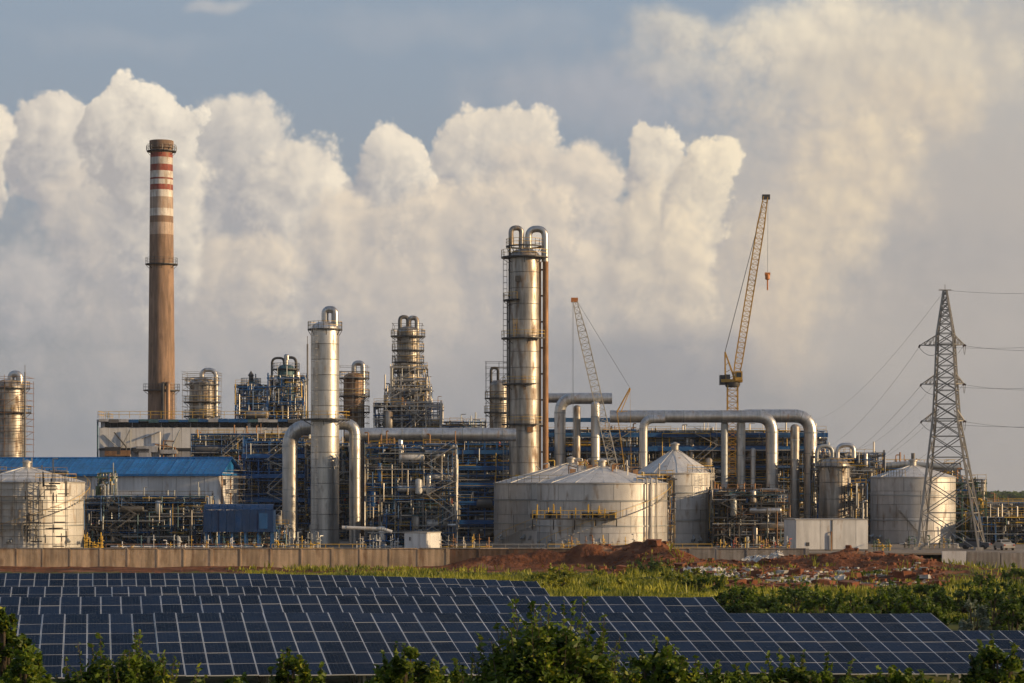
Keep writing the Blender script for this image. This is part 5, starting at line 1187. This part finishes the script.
bush('bush', 'broad low bush along the bottom of the left solar panels', 122, 64, 165, 657, 103, 110, 80, 0.15, 'leaf', fg=True)
bush('bush', 'small dark bush in front of the solar panels, left of the round one', 300, 66, 76, 652, 104, 34, 100, 0.15, 'leaf', fg=True)
bush('bush', 'rounded dark bush at the bottom between the small bush and the largest', 408, 64, 88, 648, 105, 46, 110, 0.15, 'leaf', fg=True)
bush('bush', 'largest foreground bush with upright shoots in the bottom middle', 548, 60, 165, 626, 106, 125, 85, 0.16, 'leaf', depth=1.5, fg=True)
bush('bush', 'bushy low shoulder of foliage right of the largest bush', 650, 62, 130, 652, 107, 60, 110, 0.16, 'leaf', fg=True)
bush('bush', 'thin low foliage strip in front of the solar panels at bottom right', 800, 66, 230, 669, 108, 60, 90, 0.15, 'leaf', depth=0.8, fg=True)
bush('bush', 'dark bush in the bottom right corner before the lower panels', 1000, 64, 84, 644, 109, 55, 120, 0.16, 'leaf', fg=True)
bush('bush', 'trailing low foliage between the round bush and the largest one', 462, 66, 90, 668, 110, 24, 90, 0.15, 'leaf', fg=True)
bush('bush', 'low weedy foliage left of the small dark bush', 228, 66, 70, 674, 111, 26, 90, 0.15, 'leaf', fg=True)
bush('bush', 'ragged low weeds right of the low shoulder of foliage', 735, 57, 120, 676, 115, 70, 80, 0.14, 'leaf', depth=0.8, fg=True)
bush('bush', 'ragged low weeds left of the corner bush at the bottom right', 905, 57, 140, 676, 116, 70, 80, 0.14, 'leaf', depth=0.8, fg=True)
# scrub beyond the panels
rs = random.Random(12)
for k in range(30):
    px = 735 + (1060 - 735) * (k + rs.random()) / 30; Y = rs.uniform(140, 185); bush('scrub_shrub', 'dark green shrub in the scrub belt directly behind the solar panels', px, Y, rs.uniform(34, 60), rs.uniform(586, 600), 200 + k, 22, 80, 0.24, 'leaf_dark' if k % 2 else 'leaf', 'scrub belt shrubs', 'shrub')
for k, (px, Y, w, pt, m) in enumerate(((925, 190, 66, 585, 'leaf'), (985, 225, 60, 577, 'leaf_dark'), (1015, 245, 50, 569, 'leaf_dark'), (895, 200, 44, 587, 'leaf'), (700, 215, 56, 578, 'leaf_dark'), (655, 290, 40, 561, 'leaf_dark'), (1005, 195, 60, 586, 'leaf'), (870, 270, 34, 572, 'leaf'), (738, 178, 60, 590, 'leaf'))):
    bush('scrub_shrub', ('bright rounded shrub above the scrub belt near the pale one', 'dark shrub on the slope below the grey boundary wall', 'dark shrub at the right edge below the boundary wall', 'small bright shrub at the foot of the rubble', 'dark shrub on the grassy mound edge by the rubble', 'small dark shrub against the red earth heap', 'bright green shrub right of the pale one', 'small yellow-green shrub growing among the rubble', 'bright shrub just past the end of the second solar row')[k], px, Y, w, pt, 300 + k, 22, 80, 0.34, m, None, 'shrub')
bush('scrub_shrub', 'pale silvery-leaved shrub just behind the right solar panels', 974, 142, 40, 596, 350, 26, 80, 0.2, 'leaf_pale', None, 'shrub')

rs = random.Random(31)
for k in range(40):
    px = rs.uniform(530, 720); Y = rs.uniform(205, 290); bush('weed_clump', 'yellow-green weed clump on the grassy mound behind the second solar row', px, Y, rs.uniform(14, 34), 490 + (CAMZ - zg(Xp(px, Y), Y) - rs.uniform(0.7, 1.5)) * F / Y, 400 + k, 10, 60, 0.3, 'grass_leaf', 'weed clumps on the mound', 'weeds')
def grass():
    rng = np.random.default_rng(7); N = 70000
    Y = rng.uniform(170, 318, N); px = rng.uniform(230, 1080, N); X = (px - 512) * Y / F; keep = []
    for i in range(N):
        r = redness(X[i], Y[i]); k = 1.0 - r * 0.93
        if Y[i] > 300 and px[i] < 520: k = 0.4
        keep.append(rng.random() < k * max(0.03, min(1.0, 0.5 + 0.75 * fbm(X[i] * 0.16, Y[i] * 0.12, 3))))
    keep = np.array(keep); X = X[keep]; Y = Y[keep]; n = len(X); Z = np.array([zg(a, c) for a, c in zip(X, Y)])
    hs = np.array([0.25 + 0.75 * max(0.0, min(1.0, 0.45 + 0.5 * fbm(a * 0.3, c * 0.3, 5))) ** 1.5 for a, c in zip(X, Y)]); reps = 4; V = []
    for k in range(reps):
        h = hs * rng.uniform(0.6, 1.3, n); a = rng.uniform(0, 2 * np.pi, n); w = 0.08; lean = rng.normal(size=(n, 2)) * 0.25 * h[:, None]
        o = np.stack([X + rng.normal(size=n) * 0.25, Y + rng.normal(size=n) * 0.25, Z - 0.05], 1); sx = np.stack([np.cos(a) * w, np.sin(a) * w, 0 * a], 1); tp = np.stack([lean[:, 0], lean[:, 1], h], 1)
        V.append(np.stack([o - sx, o + sx, o + tp * 0.6 + sx * 1.1, o + tp], 1).reshape(-1, 3))
    o = np_quads('grass', np.concatenate(V), 'grass_leaf', None, 'stuff'); tag(o, 'rough yellow-green grass on the bank behind the solar panels', 'grass')
grass()

def rubble():
    rng = random.Random(9)
    def chunk(b, c, s, flat):
        v = [];
        for z in (-1, 1):
            for a in range(5):
                t = 2 * math.pi * a / 5 + rng.uniform(-0.3, 0.3); r = s * rng.uniform(0.6, 1.2); v.append((c[0] + r * math.cos(t) * 1.3, c[1] + r * math.sin(t), c[2] + z * s * flat * rng.uniform(0.6, 1.2)))
        b.add(v, [(4, 3, 2, 1, 0), (5, 6, 7, 8, 9)] + [(k, (k + 1) % 5, 5 + (k + 1) % 5, 5 + k) for k in range(5)])
    for nm, mat, n, lab, cat, s0, s1 in (('rubble', 'rock_white', 1100, 'scattered white broken rubble on the red earth', 'rubble', 0.07, 0.26), ('rubble', 'rock_grey', 1100, 'scattered grey broken rubble on the red earth', 'rubble', 0.07, 0.3), ('earth_clods', 'clod_red', 2600, 'loose red earth clods on the heaps and bank', 'earth', 0.07, 0.34)):
        b = MB()
        for k in range(n):
            if mat == 'clod_red': px = rng.uniform(600, 945); Y = rng.uniform(232, 323)
            else:
                px = min(925, max(672, rng.gauss(800, 80))); Y = rng.choice((rng.gauss(250, 5), rng.gauss(265, 4), rng.gauss(280, 5), rng.gauss(296, 4)))
            X = Xp(px, Y)
            if redness(X, Y) < 0.4: continue
            s = rng.uniform(s0, s1) * (rng.uniform(1.5, 3.2) if rng.random() < 0.08 else 1); chunk(b, (X, Y, zg(X, Y) + s * 0.15), s, 0.35 if mat != 'clod_red' else 0.6)
        o = b.build(nm, mat); o['kind'] = 'stuff'; tag(o, lab, cat)
    # crumpled white sheeting on the rubble
    for k, (px, Y, w, lab) in enumerate(((762, 311, 5.5, 'crumpled white sheeting heaped against the wall foot'), (745, 292, 8, 'long white torn sheet left of the rubble centre'), (848, 284, 8, 'pale flat sheet in the middle of the rubble'), (815, 262, 6.5, 'greenish white sheet lowest on the rubble'), (895, 292, 5, 'small pale sheet at the right end of the rubble'), (705, 296, 5, 'torn white sheet beside the red heap'))):
        X = Xp(px, Y); z0 = zg(X, Y); b = MB(); n = 16; m = 8
        for j in range(m + 1):
            for i in range(n + 1):
                x = (i / n - 0.5) * w + rng.uniform(-0.2, 0.2); y = (j / m - 0.5) * 2.6 + rng.uniform(-0.15, 0.15); b.v.append((x, y, zg(X + x, Y + y) - z0 + rng.uniform(0.0, 0.55) + 0.05 + (0.5 if k == 0 else 0)))
        for j in range(m):
            for i in range(n):
                if rng.random() < 0.8: b.f.append((j * (n + 1) + i, j * (n + 1) + i + 1, (j + 1) * (n + 1) + i + 1, (j + 1) * (n + 1) + i)); b.mi.append(0)
        o = b.build('torn_sheet', 'rock_white'); o.location = (X, Y, z0); tag(o, lab, 'sheet')
rubble()

def far_wood():
    rng = np.random.default_rng(3); C = []
    for k in range(260):
        Y = rng.uniform(1800, 3600); px = rng.uniform(930, 1120) if k < 200 else rng.uniform(-150, 1000); X = (px - 512) * Y / F; h = rng.uniform(3.5, 7); n = 130; v = rng.normal(size=(n, 3)); v /= np.linalg.norm(v, axis=1)[:, None]; v *= (rng.uniform(0.2, 1, n) ** 0.4)[:, None] * np.array([h * 0.6, h * 0.6, h * 0.5]); C.append(v + np.array([X, Y, h * 0.55 - 0.3]))
    o = np_quads('distant_wood', leaf_mesh(np.concatenate(C), 4.2, rng), 'leaf_dark', None, 'stuff'); tag(o, 'hazy distant belt of trees beyond the plant at the right', 'trees')
far_wood()

# ------------------------------------------------------------------ the air
def haze():
    b = MB(); b.box((0, 5200, 44), (13000, 12600, 104)); me = bpy.data.meshes.new('haze'); me.from_pydata(b.v, [], b.f); o = bpy.data.objects.new('haze', me); COL.objects.link(o); o['kind'] = 'stuff'
    tag(o, 'thin evening haze over the whole site', 'haze')
    m = bpy.data.materials.new('haze'); m.use_nodes = True; nt = m.node_tree; nt.nodes.clear(); out = nt.nodes.new('ShaderNodeOutputMaterial'); v = nt.nodes.new('ShaderNodeVolumePrincipled')
    v.inputs['Density'].default_value = 0.00005; v.inputs['Color'].default_value = (0.80, 0.88, 1.0, 1); v.inputs['Anisotropy'].default_value = 0.1; nt.links.new(v.outputs[0], out.inputs['Volume']); me.materials.append(m)
haze()
